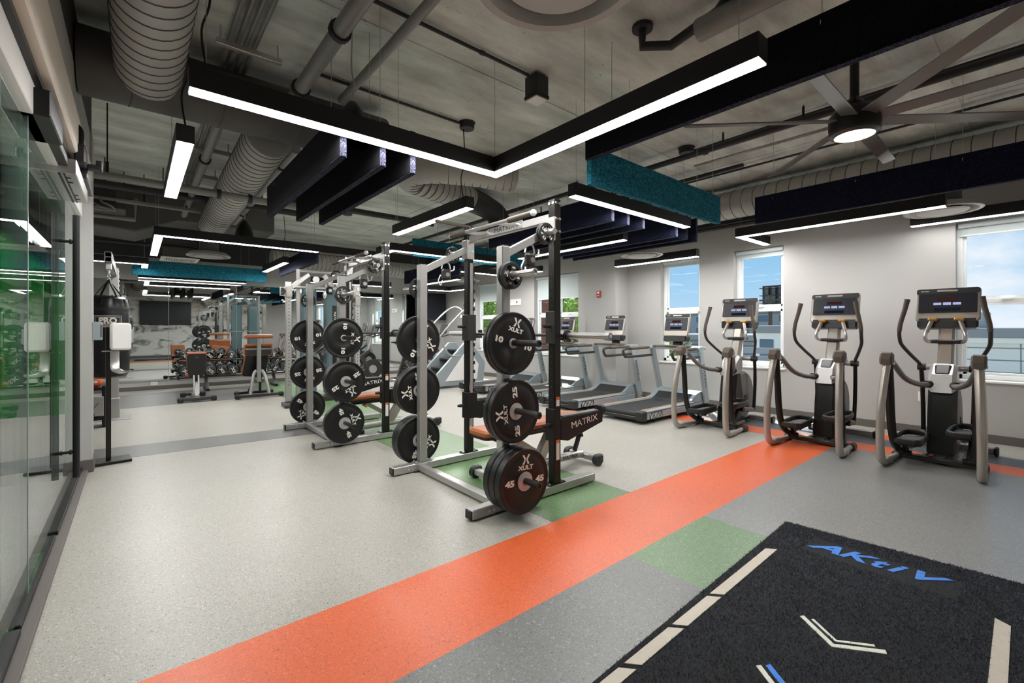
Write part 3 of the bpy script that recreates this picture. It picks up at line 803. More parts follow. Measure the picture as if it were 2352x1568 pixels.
# --- boxed ductwork, fan coil unit and dark services near the mirrors
t = thing('boxed_duct', 'dark boxed duct along the ceiling over the mirror end', 'duct', (0, 0, 0))
MB().prism([(-1.9, 3.0), (0.0, 2.86), (0.55, 3.1), (2.0, 3.1), (2.0, 3.5), (-1.9, 3.5)], 'y', 9.3, 10.4, ch=0.02).build('duct_shell', M['duct_dark'], t)
t = thing('fan_coil_unit', 'black fan coil unit hung in the dark corner over the punching bag', 'air unit', (-0.45, 9.0, 2.95))
MB().bx(-0.35, 0.35, -0.6, 0.1, 0.05, 0.38, ch=0.01).build('unit_casing', M['ceil_dark'], t)
MB().bx(-0.25, 0.25, -0.62, -0.6, 0.09, 0.3).build('access_cover', M['pipe_dark'], t)
for (u, v) in ((-0.33, -0.55), (0.33, -0.55), (-0.33, 0.05), (0.33, 0.05)): MB().cyl((u, v, 0.38), (u, v, ZC-2.95), 0.006, 6).build('hanger_rod', M['black'], t)
for k in range(3):
    m = MB(); m.tube([(0.1*k-0.1, -0.6, 0.2), (0.1*k-0.1, -0.72, 0.1), (0.1*k, -0.8, -0.02+0.03*k), (0.25, -0.7, 0.0)], 0.012, 6, 5)
    m.build('flex_hose', M['pipe'], t)

def pipe(label, pts, r, m='pipe', rods=(), clamps=(), name='ceiling_pipe', cat='pipe', grp='painted ceiling pipes'):
    t = thing(name, label, cat, (0, 0, 0), 0, grp)
    MB().tube(pts, r, 12).build('pipe_run', M[m], t)
    if rods:
        for p in rods:
            c = MB()
            c.cyl((p[0], p[1], p[2]), (p[0], p[1], ZC), 0.006, 6)
            c.cyl((p[0], p[1], p[2]+r*0.6), (p[0], p[1], p[2]+r+0.10), 0.012, 8)
            c.build('hanger_rod', M['black'], t)
    if clamps:
        P0 = Vector(pts[0]); P1 = Vector(pts[-1]); u = (P1-P0).normalized()
        for f_ in clamps:
            q_ = P0+(P1-P0)*f_
            MB().cyl(tuple(q_-u*0.02), tuple(q_+u*0.02), r*1.35, 12).build('coupling', M['pipe_dark'], t)
    return t
pipe('grey drain pipe slanting overhead beside the conduit bundle', [(1.05, -1.2, 3.32), (1.05, 4.25, 3.30)], 0.055, clamps=(0.5, 0.78, 0.95))
pipe('slim grey pipe meeting the cone speaker from above', [(1.46, -1.2, 3.42), (1.46, 4.2, 3.42)], 0.036, clamps=(0.6,))
pipe('dark pipe with sprinkler fitting in the recess behind the glass wall', [(-0.56, 5.99, 2.83), (2.0, 5.99, 2.83)], 0.04, 'pipe', [(-0.21, 5.99, 2.83)], (0.5, 0.62))
pipe('thick dark pipe over the punching bag', [(-1.9, 7.9, 3.2), (2.2, 7.9, 3.2)], 0.05, 'pipe_dark', [(-0.3, 7.9, 3.2), (0.3, 7.9, 3.2)])
pipe('thin grey pipe over the punching bag', [(-1.9, 8.4, 3.12), (1.2, 8.4, 3.12), (1.2, 8.4, 3.4)], 0.03, 'pipe', [(0.1, 8.4, 3.12), (0.6, 8.4, 3.12)])
pipe('dark pipe behind the fan coil unit', [(-1.9, 8.95, 2.98), (0.0, 8.95, 2.98), (0.0, 8.95, 3.3)], 0.035, 'pipe')
pipe('low dark pipe above the bag stand arm', [(-1.9, 10.6, 2.86), (1.2, 10.6, 2.86)], 0.03, 'pipe_dark')
pipe('grey pipe running beside the second spiral duct', [(0.62, 5.0, 3.3), (0.62, 9.2, 3.2)], 0.045, 'pipe', clamps=(0.3, 0.7))
pipe('grey pipe between the spiral duct and charcoal trio', [(1.35, 5.3, 3.28), (1.35, 9.3, 3.2)], 0.05, 'pipe', [(1.35, 6.8, 3.26)], clamps=(0.15, 0.5, 0.8))
pipe('dark crosswise pipe beyond the charcoal trio', [(1.5, 7.3, 3.24), (4.2, 7.3, 3.24)], 0.05, 'pipe_dark', [(2.4, 7.3, 3.24)])
pipe('black sprinkler pipe running past the fan rod', [(5.12, -1.2, 3.40), (5.12, 11.5, 3.40)], 0.035, 'pipe_dark', [(5.12, 2.4, 3.40), (5.12, 4.6, 3.4), (5.12, 1.6, 3.4)], (0.3, 0.42))
pipe('thin black conduit beside the sprinkler pipe', [(5.30, -1.2, 3.52), (5.30, 3.0, 3.52)], 0.014, 'pipe_dark')
pipe('thin black conduit behind the charcoal baffle and fan', [(6.35, -1.2, 3.50), (6.35, 4.0, 3.50)], 0.014, 'pipe_dark')
pipe('black pipe above the windows under the long duct', [(7.55, -1.2, 3.02), (7.55, 12.3, 3.02)], 0.03, 'pipe_dark')
pipe('twin black pipe above the first rack bar', [(5.7, 4.2, 3.42), (5.7, 11.0, 3.42)], 0.028, 'pipe_dark', [(5.7, 6.0, 3.42), (5.7, 7.5, 3.42)])
pipe('black pipe high over the bright teal baffle', [(6.1, 2.6, 3.46), (6.1, 11.0, 3.46)], 0.028, 'pipe_dark', [(6.1, 5.0, 3.46)])
t = pipe('black drain trap pipe with an elbow at the top of the photo', [(2.87, 1.94, 3.55), (2.87, 1.94, 3.40), (3.02, 1.80, 3.40), (3.02, 1.45, 3.46), (2.7, 1.05, 3.46)], 0.035, 'pipe_dark', name='drain_pipe')
MB().cyl((2.87, 1.94, 3.52), (2.87, 1.94, 3.549), 0.075, 14).build('ceiling_flange', M['pipe_dark'], t)
pipe('wide grey pipe end above the drain trap', [(2.95, 0.4, 3.35), (2.95, 1.55, 3.35)], 0.075, 'pipe')
pipe('thin conduit ending at the emergency lamp', [(-0.28, 2.92, 3.52), (2.62, 2.92, 3.52)], 0.014, 'pipe_dark', clamps=(0.83,))
pipe('thin conduit ending at the junction box over the first rack', [(1.1, 4.07, 3.52), (2.70, 4.07, 3.52)], 0.014, 'pipe_dark')
t = thing('conduit_bundle', 'four grey conduits bent together under slotted struts beside the spiral duct', 'conduit', (0.55, 0, 3.495))
for k in range(4):
    dx = 0.055*k
    MB().tube([(dx, -1.2, 0.02), (dx, 2.6, 0.02), (dx, 3.2, 0.0), (dx, 3.7, 0.01), (dx, 4.3, 0.012), (dx, 5.4, 0.0), (dx, 6.2, -0.03), (dx, 7.4, 0.0), (dx, 9.0, 0.02)], 0.017, 8, 3).build('conduit', M['pipe'], t)
for yy in (3.9, 5.0, 6.35, 7.5):
    m = MB(); m.bx(-0.10, 0.34, yy-0.022, yy+0.022, -0.10, -0.06, ch=0.003)
    for u in (-0.07, 0.31): m.cyl((u, yy, -0.065), (u, yy, 0.042), 0.006, 6)
    m.build('strut', M['steel' if yy < 4 else 'pipe'], t)
t = thing('emergency_lamp', 'small square emergency lamp box on the ceiling conduit', 'emergency light', (2.72, 2.92, 3.33))
MB().box((0, 0, 0.12), (0.15, 0.15, 0.17), ch=0.006).build('lamp_box', M['pipe_dark'], t)
MB().box((0, 0, 0.022), (0.16, 0.16, 0.03), ch=0.005).build('lens_frame', M['black'], t)
MB().box((0, 0, 0.004), (0.135, 0.135, 0.014), ch=0.004).build('lens', M['white'], t)
def jbox(label, x, y, r=0.07, drop=None):
    t = thing('junction_box', label, 'junction box', (x, y, ZC-0.07), 0, 'ceiling junction boxes')
    MB().lathe([(r*0.9, 0.0), (r, 0.01), (r, 0.05), (r*1.15, 0.069)], n=18).build('box_body', M['pipe_dark'], t)
    if drop: MB().tube([(0, 0, 0), (0.03, 0.0, -0.15), (0.0, 0.02, -0.35), (0.01, 0.0, drop)], 0.006, 6, 5).build('drop_cord', M['black'], t)
jbox('round black junction box over the short light beyond the first rack', 2.76, 4.07, 0.08)
jbox('round black junction box above the bright teal baffle', 5.22, 2.9, 0.09)
jbox('round black junction box above the second rack', 3.1, 8.6, 0.09)
def cone(label, x, y, z, cable=True):
    t = thing('pendant_speaker', label, 'speaker', (x, y, z), 0, 'black cone pendant speakers')
    MB().lathe([(0.012, 0.30), (0.03, 0.29), (0.075, 0.23), (0.115, 0.14), (0.135, 0.04), (0.137, 0.0), (0.12, -0.012)], n=28).build('speaker_shell', M['black'], t)
    MB().lathe([(0.0, -0.01), (0.122, -0.012)], n=28).build('speaker_grille', M['plastic'], t)
    MB().tube([(0, 0, 0.30), (0.012, 0, 0.42), (-0.008, 0, 0.56), (0, 0, ZC-z)], 0.006, 6, 4).build('hang_cable', M['steel'], t)
cone('black cone speaker hung behind the long arm of the big light', 1.22, 3.28, 2.68)
cone('small black cone speaker hung over the mirror benches', 1.33, 8.2, 2.74)
# ================================================================ racks, plates, barbells, benches
def rod(mb, p0, p1, r, n=12, mi=0): mb.cyl(p0, p1, r, n, mi)

def make_rack(label, loc):
    t = thing('half_rack', label, 'weight rack', loc, 0, 'half racks')
    for s in (-1, 1):
        y = s*0.61
        f = MB(); f.bx(-0.30, 0.98, y-0.04, y+0.04, 0.006, 0.075, ch=0.006)
        fo = f.build('base_foot', M['silver'], t)
        MB().bx(-0.312, -0.298, y-0.037, y+0.037, 0.010, 0.071, ch=0.004).build('end_cap', M['black'], fo)
        MB().bx(0.978, 0.988, y-0.037, y+0.037, 0.010, 0.071, ch=0.004).build('end_cap', M['black'], fo)
        for x in (-0.10, 0.78): MB().bx(x, x+0.09, y-0.055, y+0.055, 0.0, 0.008, ch=0.002).build('floor_tab', M['iron'], fo)
        q = MB()
        for x in (-0.16, -0.12): q.cyl((x, y-0.048, 0.04), (x, y-0.03, 0.04), 0.011, 8)
        for x in (-0.07, 0.07, 0.45, 0.61): q.cyl((x, y-0.025, 0.07), (x, y-0.025, 0.092), 0.009, 8); q.cyl((x, y+0.025, 0.07), (x, y+0.025, 0.092), 0.009, 8)
        q.build('bolt', M['chrome'], fo)
        po = MB().bx(-0.0375, 0.0375, y-0.0375, y+0.0375, 0.081, 1.92, ch=0.006).bx(-0.085, 0.085, y-0.039, y+0.039, 0.075, 0.081).build('plate_post', M['silver'], t)
        MB().bx(-0.03, 0.03, y-0.03, y+0.03, 1.92, 1.926, ch=0.003).build('post_cap', M['plastic'], po)
        up = MB(); up.bx(0.4925, 0.5675, y-0.0375, y+0.0375, 0.083, 2.36, ch=0.007)
        up.bx(0.44, 0.62, y-0.039, y+0.039, 0.075, 0.083)
        u = up.build('upright', M['upright'], t)
        # a raised steel rail with a line of numbered stops on the inner face
        rl = MB(); yi = y-s*0.0375
        rl.bx(0.515, 0.545, yi-s*0.012, yi, 0.35, 1.98, ch=0.002)
        rl.build('stop_rail', M['steel'], u)
        st = MB()
        for k in range(17): st.bx(0.545, 0.575, yi-s*0.014, yi+s*0.002, 0.42+0.09*k, 0.455+0.09*k, ch=0.003)
        st.build('rail_tooth', M['plastic'], u)
        sl = MB()
        for k in range(36): sl.cyl((0.4915, y, 0.30+0.05*k), (0.4935, y, 0.30+0.05*k), 0.008, 8)
        sl.build('pin_hole', M['ink_black'], u)
        q = MB()
        for z in (2.10, 2.20, 2.325):
            for dx in (-0.02, 0.02): q.cyl((0.53+dx, y-0.0425, z), (0.53+dx, y-0.036, z), 0.011, 10); q.cyl((0.53+dx, y+0.036, z), (0.53+dx, y+0.0425, z), 0.011, 10)
            q.cyl((0.488, y-0.02, z), (0.494, y-0.02, z), 0.011, 10); q.cyl((0.488, y+0.02, z), (0.494, y+0.02, z), 0.011, 10)
        q.build('bolt', M['chrome'], u)
        # warning stickers on the outer side
        for (z0, z1) in ((0.545, 0.625), (0.33, 0.12+0.06)):
            pass
        stk = MB(); stk.bx(0.512, 0.548, -0.61-0.0385, -0.61-0.0372, 0.70, 0.775) if s < 0 else stk.bx(0.512, 0.548, 0.61-0.0385, 0.61-0.0372, 0.70, 0.775)
        sk = stk.build('sticker', M['label_white'], u)
        MB().bx(0.512, 0.548, y-0.0392, y-0.0382, 0.75, 0.775).build('sticker_band', M['label_orange'], u)
        sk2 = MB().bx(0.512, 0.548, y-0.0385, y-0.0372, 0.27, 0.43).build('sticker', M['label_white'], u)
        MB().bx(0.512, 0.548, y-0.0392, y-0.0382, 0.405, 0.43).build('sticker_band', M['label_orange'], u)
        # sloping side arm and its bolted bracket
        MB().bar((0.03, y, 1.875), (0.50, y, 2.115), 0.04, 0.06, ch=0.004).build('side_arm', M['silver'], t)
        br = MB().bx(0.478, 0.4925, y-0.05, y+0.05, 2.02, 2.21, ch=0.003)
        br.bx(0.478, 0.57, y-s*0.0375-0.004, y-s*0.0375+0.004, 2.02, 2.21, ch=0.002)
        bk = br.build('arm_bracket', M['silver'], t)
        # plate pegs
        for (z, L_) in ((0.27, 0.34), (0.74, 0.34), (1.22, 0.34), (1.705, 0.30)):
            p = MB(); y0 = s*0.6475
            p.cyl((0, y0, z), (0, s*0.655, z), 0.04, 14)
            p.cyl((0, y0, z), (0, s*(0.6475+L_), z), 0.0225, 16)
            p.lathe([(0.0245, 0), (0.0245, 0.012), (0.014, 0.014), (0.014, 0.004)], (0, s*(0.6475+L_)-0.006, z), 'y', 16) if s > 0 else p.lathe([(0.014, -0.004), (0.014, -0.014), (0.0245, -0.012), (0.0245, 0)], (0, s*(0.6475+L_)+0.006, z), 'y', 16)
            p.build('plate_peg', M['steel' if z > 1.5 else 'iron'], t)
        p = MB(); p.cyl((0.37, s*0.63, 2.06), (0.37, s*0.63+s*0.14, 2.06), 0.0225, 14); p.build('plate_peg', M['steel'], t)
        # bar hook and spotter arm
        j = MB(); j.bx(0.478, 0.4905, y-0.046, y+0.046, 1.20, 1.46, ch=0.003); j.bx(0.478, 0.585, y-s*0.052, y-s*0.040, 1.20, 1.46, ch=0.003)
        j.bx(0.5725, 0.68, y-0.03, y+0.03, 1.225, 1.25, ch=0.004); j.bx(0.665, 0.68, y-0.03, y+0.03, 1.245, 1.31, ch=0.004)
        jh = j.build('bar_hook', M['iron'], t)
        MB().tube([(0.478, y, 1.34), (0.42, y, 1.34), (0.40, y, 1.34)], [0.016, 0.017, 0.012], 10).build('hook_knob', M['plastic'], jh)
        a = MB(); a.bx(0.478, 0.4905, y-0.046, y+0.046, 0.42, 0.68, ch=0.003); a.bx(0.478, 0.60, y-s*0.052, y-s*0.040, 0.42, 0.68, ch=0.003)
        a.prism([(0.575, 0.42), (0.66, 0.40), (1.10, 0.50), (1.11, 0.61), (1.08, 0.645), (1.06, 0.645), (1.06, 0.605), (0.575, 0.585)], 'y', y-0.03, y+0.03, ch=0.004)
        sa = a.build('spotter_arm', M['black'], t)
        MB().bx(0.60, 1.05, y-0.026, y+0.026, 0.595, 0.612, ch=0.004).build('wear_strip', M['plastic_grey'], sa)
        MB().tube([(0.478, y, 0.55), (0.42, y, 0.55), (0.40, y, 0.55)], [0.016, 0.017, 0.012], 10).build('hook_knob', M['plastic'], sa)
        text('lettering', 'MATRIX', 0.075, M['ink_white'], sa, (0.86, y-0.031, 0.535), (1, 0, 0.10), (-0.10, 0, 1), stretch=1.25)
        # strap block with carabiners clipped below the side arm
        h = MB(); h.box((0.26, y, 1.845), (0.09, 0.07, 0.11), ch=0.02)
        hb = h.build('hook_block', M['plastic'], t)
        ri = MB(); ri.tube([(0.21, y, 1.90), (0.23, y, 1.96), (0.29, y, 1.96), (0.31, y, 1.90)], 0.007, 8, 4)
        ri.tube([(0.30, y, 1.88), (0.35, y, 1.90), (0.355, y, 1.94)], 0.007, 8, 4)
        ri.tube([(0.20, y, 1.84), (0.175, y, 1.78), (0.20, y, 1.74), (0.22, y, 1.79)], 0.006, 8, 4)
        ri.cyl((0.26, y-0.037, 1.845), (0.26, y-0.03, 1.845), 0.022, 12)
        ri.build('carabiner', M['chrome'], hb)
    MB().bx(-0.065, -0.005, -0.57, 0.57, 0.012, 0.068, ch=0.005).build('cross_brace', M['silver'], t)
    for s in (-1, 1):
        MB().bx(-0.005, 0.03, s*0.57-0.03, s*0.57+0.03, 0.012, 0.068).build('brace_bracket', M['silver'], t)
    tb = MB().bx(0.505, 0.555, -0.5725, 0.5725, 2.185, 2.25, ch=0.005).build('top_beam', M['silver'], t)
    MB().bx(0.498, 0.506, -0.25, 0.25, 2.19, 2.262, ch=0.003).build('name_plate', M['steel'], tb)
    text('lettering', 'MATRIX', 0.062, M['ink_black'], tb, (0.4975, 0, 2.226), (0, -1, 0), (0, 0, 1), stretch=1.3)
    pb = MB(); pb.cyl((0.28, -0.60, 2.21), (0.28, 0.52, 2.21), 0.016, 14)
    for y in (-0.18, 0.28): pb.tube([(0.28, y, 2.21), (0.40, y, 2.215), (0.51, y, 2.235)], 0.015, 10)
    pu = pb.build('pull_up_bar', M['steel'], t)
    MB().cyl((0.28, -0.62, 2.21), (0.28, -0.33, 2.21), 0.021, 14).build('grip_sleeve', M['grip'], pu)
    MB().cyl((0.28, 0.28, 2.21), (0.28, 0.54, 2.21), 0.021, 14).build('grip_sleeve', M['grip'], pu)
    MB().sphere((0.28, -0.63, 2.21), 0.026, 12, 8).build('end_knob', M['white'], pu)
    MB().sphere((0.28, 0.55, 2.21), 0.022, 12, 8).build('end_knob', M['white'], pu)
    n = MB(); n.cyl((0.12, 0.56, 2.34), (0.5, 0.56, 2.34), 0.016, 12); n.cyl((0.5, 0.56, 2.34), (0.53, 0.56, 2.25), 0.016, 12)
    nu = n.build('neutral_grip', M['grip'], t)
    return t

def logo(mb, cx, cz, r, side, mi=0, word=True, y=0.0):
    """the x shaped mark with the maker's word under it, on a face at y (side -1 or +1)"""
    fx = 1 if side < 0 else -1
    k = r
    shapes = [[(-0.86, 0.80), (-0.44, 0.80), (-0.03, 0.12), (-0.34, 0.0)], [(0.86, 0.80), (0.44, 0.80), (0.03, 0.12), (0.34, 0.0)],
              [(-0.36, -0.04), (-0.02, 0.07), (-0.34, -0.74), (-0.78, -0.74)], [(0.36, -0.04), (0.02, 0.07), (0.34, -0.74), (0.78, -0.74)]]
    for sh in shapes:
        pts = [(cx+fx*u*k, y, cz+v*k) for (u, v) in sh]
        mb.add(pts, [(0, 1, 2, 3)], mi)
    if word:
        text_into(mb, 'XULT', 0.98*k, (cx, y, cz-1.32*k), (fx, 0, 0), (0, 0, 1), mi, stretch=1.3, extrude=0.0, bold=0.045*k)

def bumper(num, t, hub):
    """450 mm bumper plate turned about y, faces at 0 (-y side) and t"""
    b = MB()
    pr_ = [(0.026, 0.004), (0.085, 0.004), (0.092, 0.0), (0.175, 0.0), (0.182, 0.004), (0.198, 0.004), (0.206, 0.0), (0.219, 0.0), (0.225, 0.006),
           (0.225, t-0.006), (0.219, t), (0.206, t), (0.198, t-0.004), (0.182, t-0.004), (0.175, t), (0.092, t), (0.085, t-0.004), (0.026, t-0.004)]
    b.lathe([(r, h) for (r, h) in pr_], ax='y', n=56, closed=True)
    body = b.mesh('weight_plate', M['rubber'], 30)
    h = MB().lathe([(0.0265, -0.004), (hub, -0.001), (hub, 0.004), (hub*0.62, 0.0), (0.032, -0.004)], ax='y', n=32)
    h.lathe([(0.0265, t+0.004), (hub, t+0.001), (hub, t-0.004)], ax='y', n=32)
    hub_me = h.mesh('hub_insert', M['hub'], 30)
    l = MB()
    for side, y in ((-1, -0.0008), (1, t+0.0008)):
        fx = 1 if side < 0 else -1
        logo(l, 0, 0.150, 0.042, side, y=y)
        for s in (-1, 1):
            text_into(l, num, 0.056, (s*0.138, y, 0), (fx, 0, 0), (0, 0, 1), stretch=1.4, extrude=0.0, bold=0.003)
    return body, hub_me, l.mesh('lettering', M['ink_white'], 0), t
def change(num, R_, t):
    """small grip plate with four openings"""
    b = MB()
    b.lathe([(0.026, 0.0), (R_*0.40, 0.0), (R_*0.40, t), (0.026, t)], ax='y', n=28, closed=True)
    b.lathe([(R_*0.78, 0.0), (R_*0.97, 0.0), (R_, 0.004), (R_, t-0.004), (R_*0.97, t), (R_*0.78, t)], ax='y', n=40, closed=True)
    for k in range(4):
        a = PI/4*1+k*PI/2
        b.sector(R_*0.39, R_*0.79, a+PI/4-0.46, a+PI/4+0.46, 0.003, t-0.003, 6)
    body = b.mesh('weight_plate', M['plastic'], 30)
    h = MB().lathe([(0.0255, -0.002), (0.033, -0.002), (0.033, t+0.002), (0.0255, t+0.002)], ax='y', n=24, closed=True)
    hub_me = h.mesh('hub_insert', M['chrome'], 30)
    l = MB()
    for side, y in ((-1, 0.002), (1, t-0.002)):
        fx = 1 if side < 0 else -1
        logo(l, 0, R_*0.63, R_*0.15, side, y=y)
        for s in (-1, 1): text_into(l, num, R_*0.34, (s*R_*0.6, y, 0), (fx, 0, 0), (0, 0, 1), stretch=1.1, extrude=0.0, bold=0.001)
        text_into(l, num, R_*0.34, (0, y, -R_*0.6), (fx, 0, 0), (0, 0, 1), stretch=1.1, extrude=0.0, bold=0.001)
    return body, hub_me, l.mesh('lettering', M['ink_white'], 0), t
PL = {'45': bumper('45', 0.062, 0.066), '25': bumper('25', 0.047, 0.060), '10': bumper('10', 0.031, 0.036), '5': change('5', 0.098, 0.026), '2.5': change('2.5', 0.082, 0.020)}
PROTO = {}
def put_plate(num, loc, roll, label, group):
    body, hub, let, t = PL[num]
    o = bpy.data.objects.new('weight_plate', body); COL.objects.link(o)
    o.location = loc; o.rotation_euler = (0, roll, 0)
    for nm, me in (('hub_insert', hub), ('lettering', let)):
        c = bpy.data.objects.new(nm, me); COL.objects.link(c); c.parent = o
    tag(o, label, 'weight plate', group)
def stock(rx, ry, which, side_names, rolls, counts):
    """hang plates on a rack whose root stands at rx, ry"""
    zz = {'45': 0.27, '25': 0.74, '10': 1.22, '5': 1.705, '2.5': 2.06}
    pegn = {'45': 'bottom peg', '25': 'second lowest peg', '10': 'third lowest peg', '5': 'top post peg', '2.5': 'sloping arm peg'}
    for s in (-1, 1):
        for num in ('45', '25', '10', '5', '2.5'):
            n = counts[(s, num)]; t = PL[num][3]
            x = rx+(0.37 if num == '2.5' else 0.0)
            y0 = 0.66 if num != '2.5' else 0.648
            for k in range(n):
                a = y0+k*(t+0.003)
                y = ry-a-t if s < 0 else ry+a
                # plates hang on the peg: hole rests on the peg's top
                z = zz[num]-0.0035
                if n == 1: pos = 'single'
                elif k == n-1: pos = 'outermost'
                elif k == 0: pos = 'innermost'
                else: pos = 'middle'
                kind = 'bumper plate' if num in ('45', '25', '10') else 'grip plate'
                lb = '%s %s pound %s on %s, %s of %s' % (pos, num, kind, pegn[num], side_names[s], which)
                put_plate(num, (x, y, z), rolls.get((s, num), 0)+(0 if k == n-1 else RN.uniform(-1.5, 1.5)), lb, 'weight plates on the %s' % which)
RX1, RY1 = 2.07, 3.19
RX2, RY2 = 1.80, 5.79
rack1 = make_rack('half rack standing closest to the orange floor strip', (RX1, RY1, 0.0016))
rack2 = dup(rack1, (RX2, RY2, 0.0016), None, 'half rack standing beyond the first and nearer the cable machine')
A = math.radians
stock(RX1, RY1, 'first rack', {-1: 'orange strip side', 1: 'far side'},
      {(-1, '45'): A(3), (-1, '25'): A(-95), (-1, '10'): A(14), (-1, '5'): A(-75), (-1, '2.5'): A(40), (1, '45'): A(165), (1, '25'): A(-100), (1, '10'): A(118), (1, '5'): A(80), (1, '2.5'): A(40)},
      {(-1, '45'): 3, (-1, '25'): 2, (-1, '10'): 2, (-1, '5'): 2, (-1, '2.5'): 2, (1, '45'): 2, (1, '25'): 2, (1, '10'): 1, (1, '5'): 1, (1, '2.5'): 1})
stock(RX2, RY2, 'second rack', {-1: 'first rack side', 1: 'mirror side'},
      {(-1, '45'): A(72), (-1, '25'): A(150), (-1, '10'): A(95), (-1, '5'): A(-20), (-1, '2.5'): A(60), (1, '45'): A(-140), (1, '25'): A(172), (1, '10'): A(170), (1, '5'): A(190), (1, '2.5'): A(150)},
      {(-1, '45'): 1, (-1, '25'): 2, (-1, '10'): 1, (-1, '5'): 1, (-1, '2.5'): 2, (1, '45'): 1, (1, '25'): 1, (1, '10'): 1, (1, '5'): 1, (1, '2.5'): 1})
# --- barbells resting in the hooks
def barbell(label, x, y, z):
    t = thing('barbell', label, 'barbell', (x, y, z), 0, 'barbells on the racks')
    MB().cyl((0, -0.66, 0), (0, 0.66, 0), 0.0142, 16).build('shaft', M['iron'], t)
    for s in (-1, 1):
        sl = MB().cyl((0, s*0.67, 0), (0, s*1.10, 0), 0.025, 20)
        so = sl.build('sleeve', M['steel'], t)
        MB().cyl((0, s*0.655, 0), (0, s*0.69, 0), 0.036, 20).cyl((0, s*0.66, 0), (0, s*0.672, 0), 0.044, 20).build('collar', M['iron'], so)
        e = MB().lathe([(0.0, s*1.101), (0.0235, s*1.1012), (0.0235, s*1.10)], ax='y', n=20)
        e.build('sleeve_end', M['plastic'], so)
        MB().lathe([(0.012, s*1.1016), (0.018, s*1.102), (0.018, s*1.101)], ax='y', n=20).build('end_ring', M['chrome'], so)
    return t
barbell('barbell resting on the hooks of the first rack', RX1+0.618, RY1, 1.2665)
barbell('barbell resting on the hooks of the second rack', RX2+0.618, RY2, 1.2665)

# --- flat adjustable bench (used in both racks)
def flat_bench(label, loc, rz):
    t = thing('flat_bench', label, 'bench', loc, rz, 'adjustable benches in the racks')
    MB().prism(rrect(0.92, 0.27, 0.05, 4, 0.40, 0), 'z', 0.435, 0.495, ch=0.018).build('back_pad', M['leather'], t)
    MB().prism(rrect(0.90, 0.25, 0.05, 4, 0.40, 0), 'z', 0.42, 0.437).build('pad_board', M['plastic'], t)
    MB().prism(rrect(0.33, 0.27, 0.05, 4, 1.05, 0), 'z', 0.435, 0.495, ch=0.018).build('seat_pad', M['leather'], t)
    MB().prism(rrect(0.31, 0.25, 0.05, 4, 1.05, 0), 'z', 0.42, 0.437).build('pad_board', M['plastic'], t)
    f = MB(); f.bar((0.12, 0, 0.395), (1.15, 0, 0.395), 0.06, 0.05, ch=0.006)
    f.build('pad_frame', M['black'], t)
    MB().bar((0.62, 0, 0.10), (0.80, 0, 0.37), 0.07, 0.11, ch=0.012).build('main_post', M['champ'], t)
    MB().tube([(0.12, 0, 0.075), (0.7, 0, 0.085), (1.05, 0, 0.085), (1.22, 0, 0.075)], 0.038, 14, 4).build('base_tube', M['silver'], t)
    text('lettering', 'MATRIX', 0.05, M['ink_black'], t, (1.02, -0.0395, 0.085), (1, 0, 0), (0, 0, 1), stretch=1.2)
    MB().bar((0.12, -0.25, 0.06), (0.12, 0.25, 0.06), 0.06, 0.05, ch=0.006).build('front_foot', M['silver'], t)
    MB().bar((1.24, -0.16, 0.06), (1.24, 0.16, 0.06), 0.06, 0.05, ch=0.006).build('rear_foot', M['silver'], t)
    for (x, y) in ((0.12, -0.27), (0.12, 0.27), (1.24, -0.19), (1.24, 0.19)):
        w = MB(); w.cyl((x, y-0.028, 0.05), (x, y+0.028, 0.05), 0.05, 18)
        w.box((x+0.02, y, 0.06), (0.08, 0.064, 0.085), ch=0.012)
        w.build('wheel', M['plastic'], t)
    l = MB()
    l.bar((1.13, -0.03, 0.38), (1.19, -0.03, 0.26), 0.012, 0.04); l.bar((1.13, 0.03, 0.38), (1.19, 0.03, 0.26), 0.012, 0.04)
    l.bar((1.19, 0, 0.27), (1.12, 0, 0.12), 0.03, 0.045, ch=0.005)
    l.prism([(0.80, 0.37), (1.18, 0.37), (1.22, 0.30), (1.20, 0.25), (1.14, 0.31), (0.95, 0.28), (0.86, 0.30)], 'y', -0.02, -0.012)
    l.prism([(0.80, 0.37), (1.18, 0.37), (1.22, 0.30), (1.20, 0.25), (1.14, 0.31), (0.95, 0.28), (0.86, 0.30)], 'y', 0.012, 0.02)
    l.cyl((1.18, -0.05, 0.27), (1.18, 0.05, 0.27), 0.014, 10)
    l.build('angle_link', M['black'], t)
    MB().bar((0.30, 0, 0.38), (0.66, 0, 0.16), 0.05, 0.05, ch=0.006).build('pad_strut', M['champ'], t)
    MB().cyl((0.28, -0.07, 0.35), (0.28, 0.03, 0.35), 0.012, 10).sphere((0.28, -0.085, 0.35), 0.02, 10, 6).build('pop_pin', M['amber'], t)
    return t
fb = flat_bench('brown topped flat bench inside the first rack', (2.20, 3.02, 0.0016), 0)
dup(fb, (1.95, 5.62, 0.0016), None, 'brown topped flat bench inside the second rack')
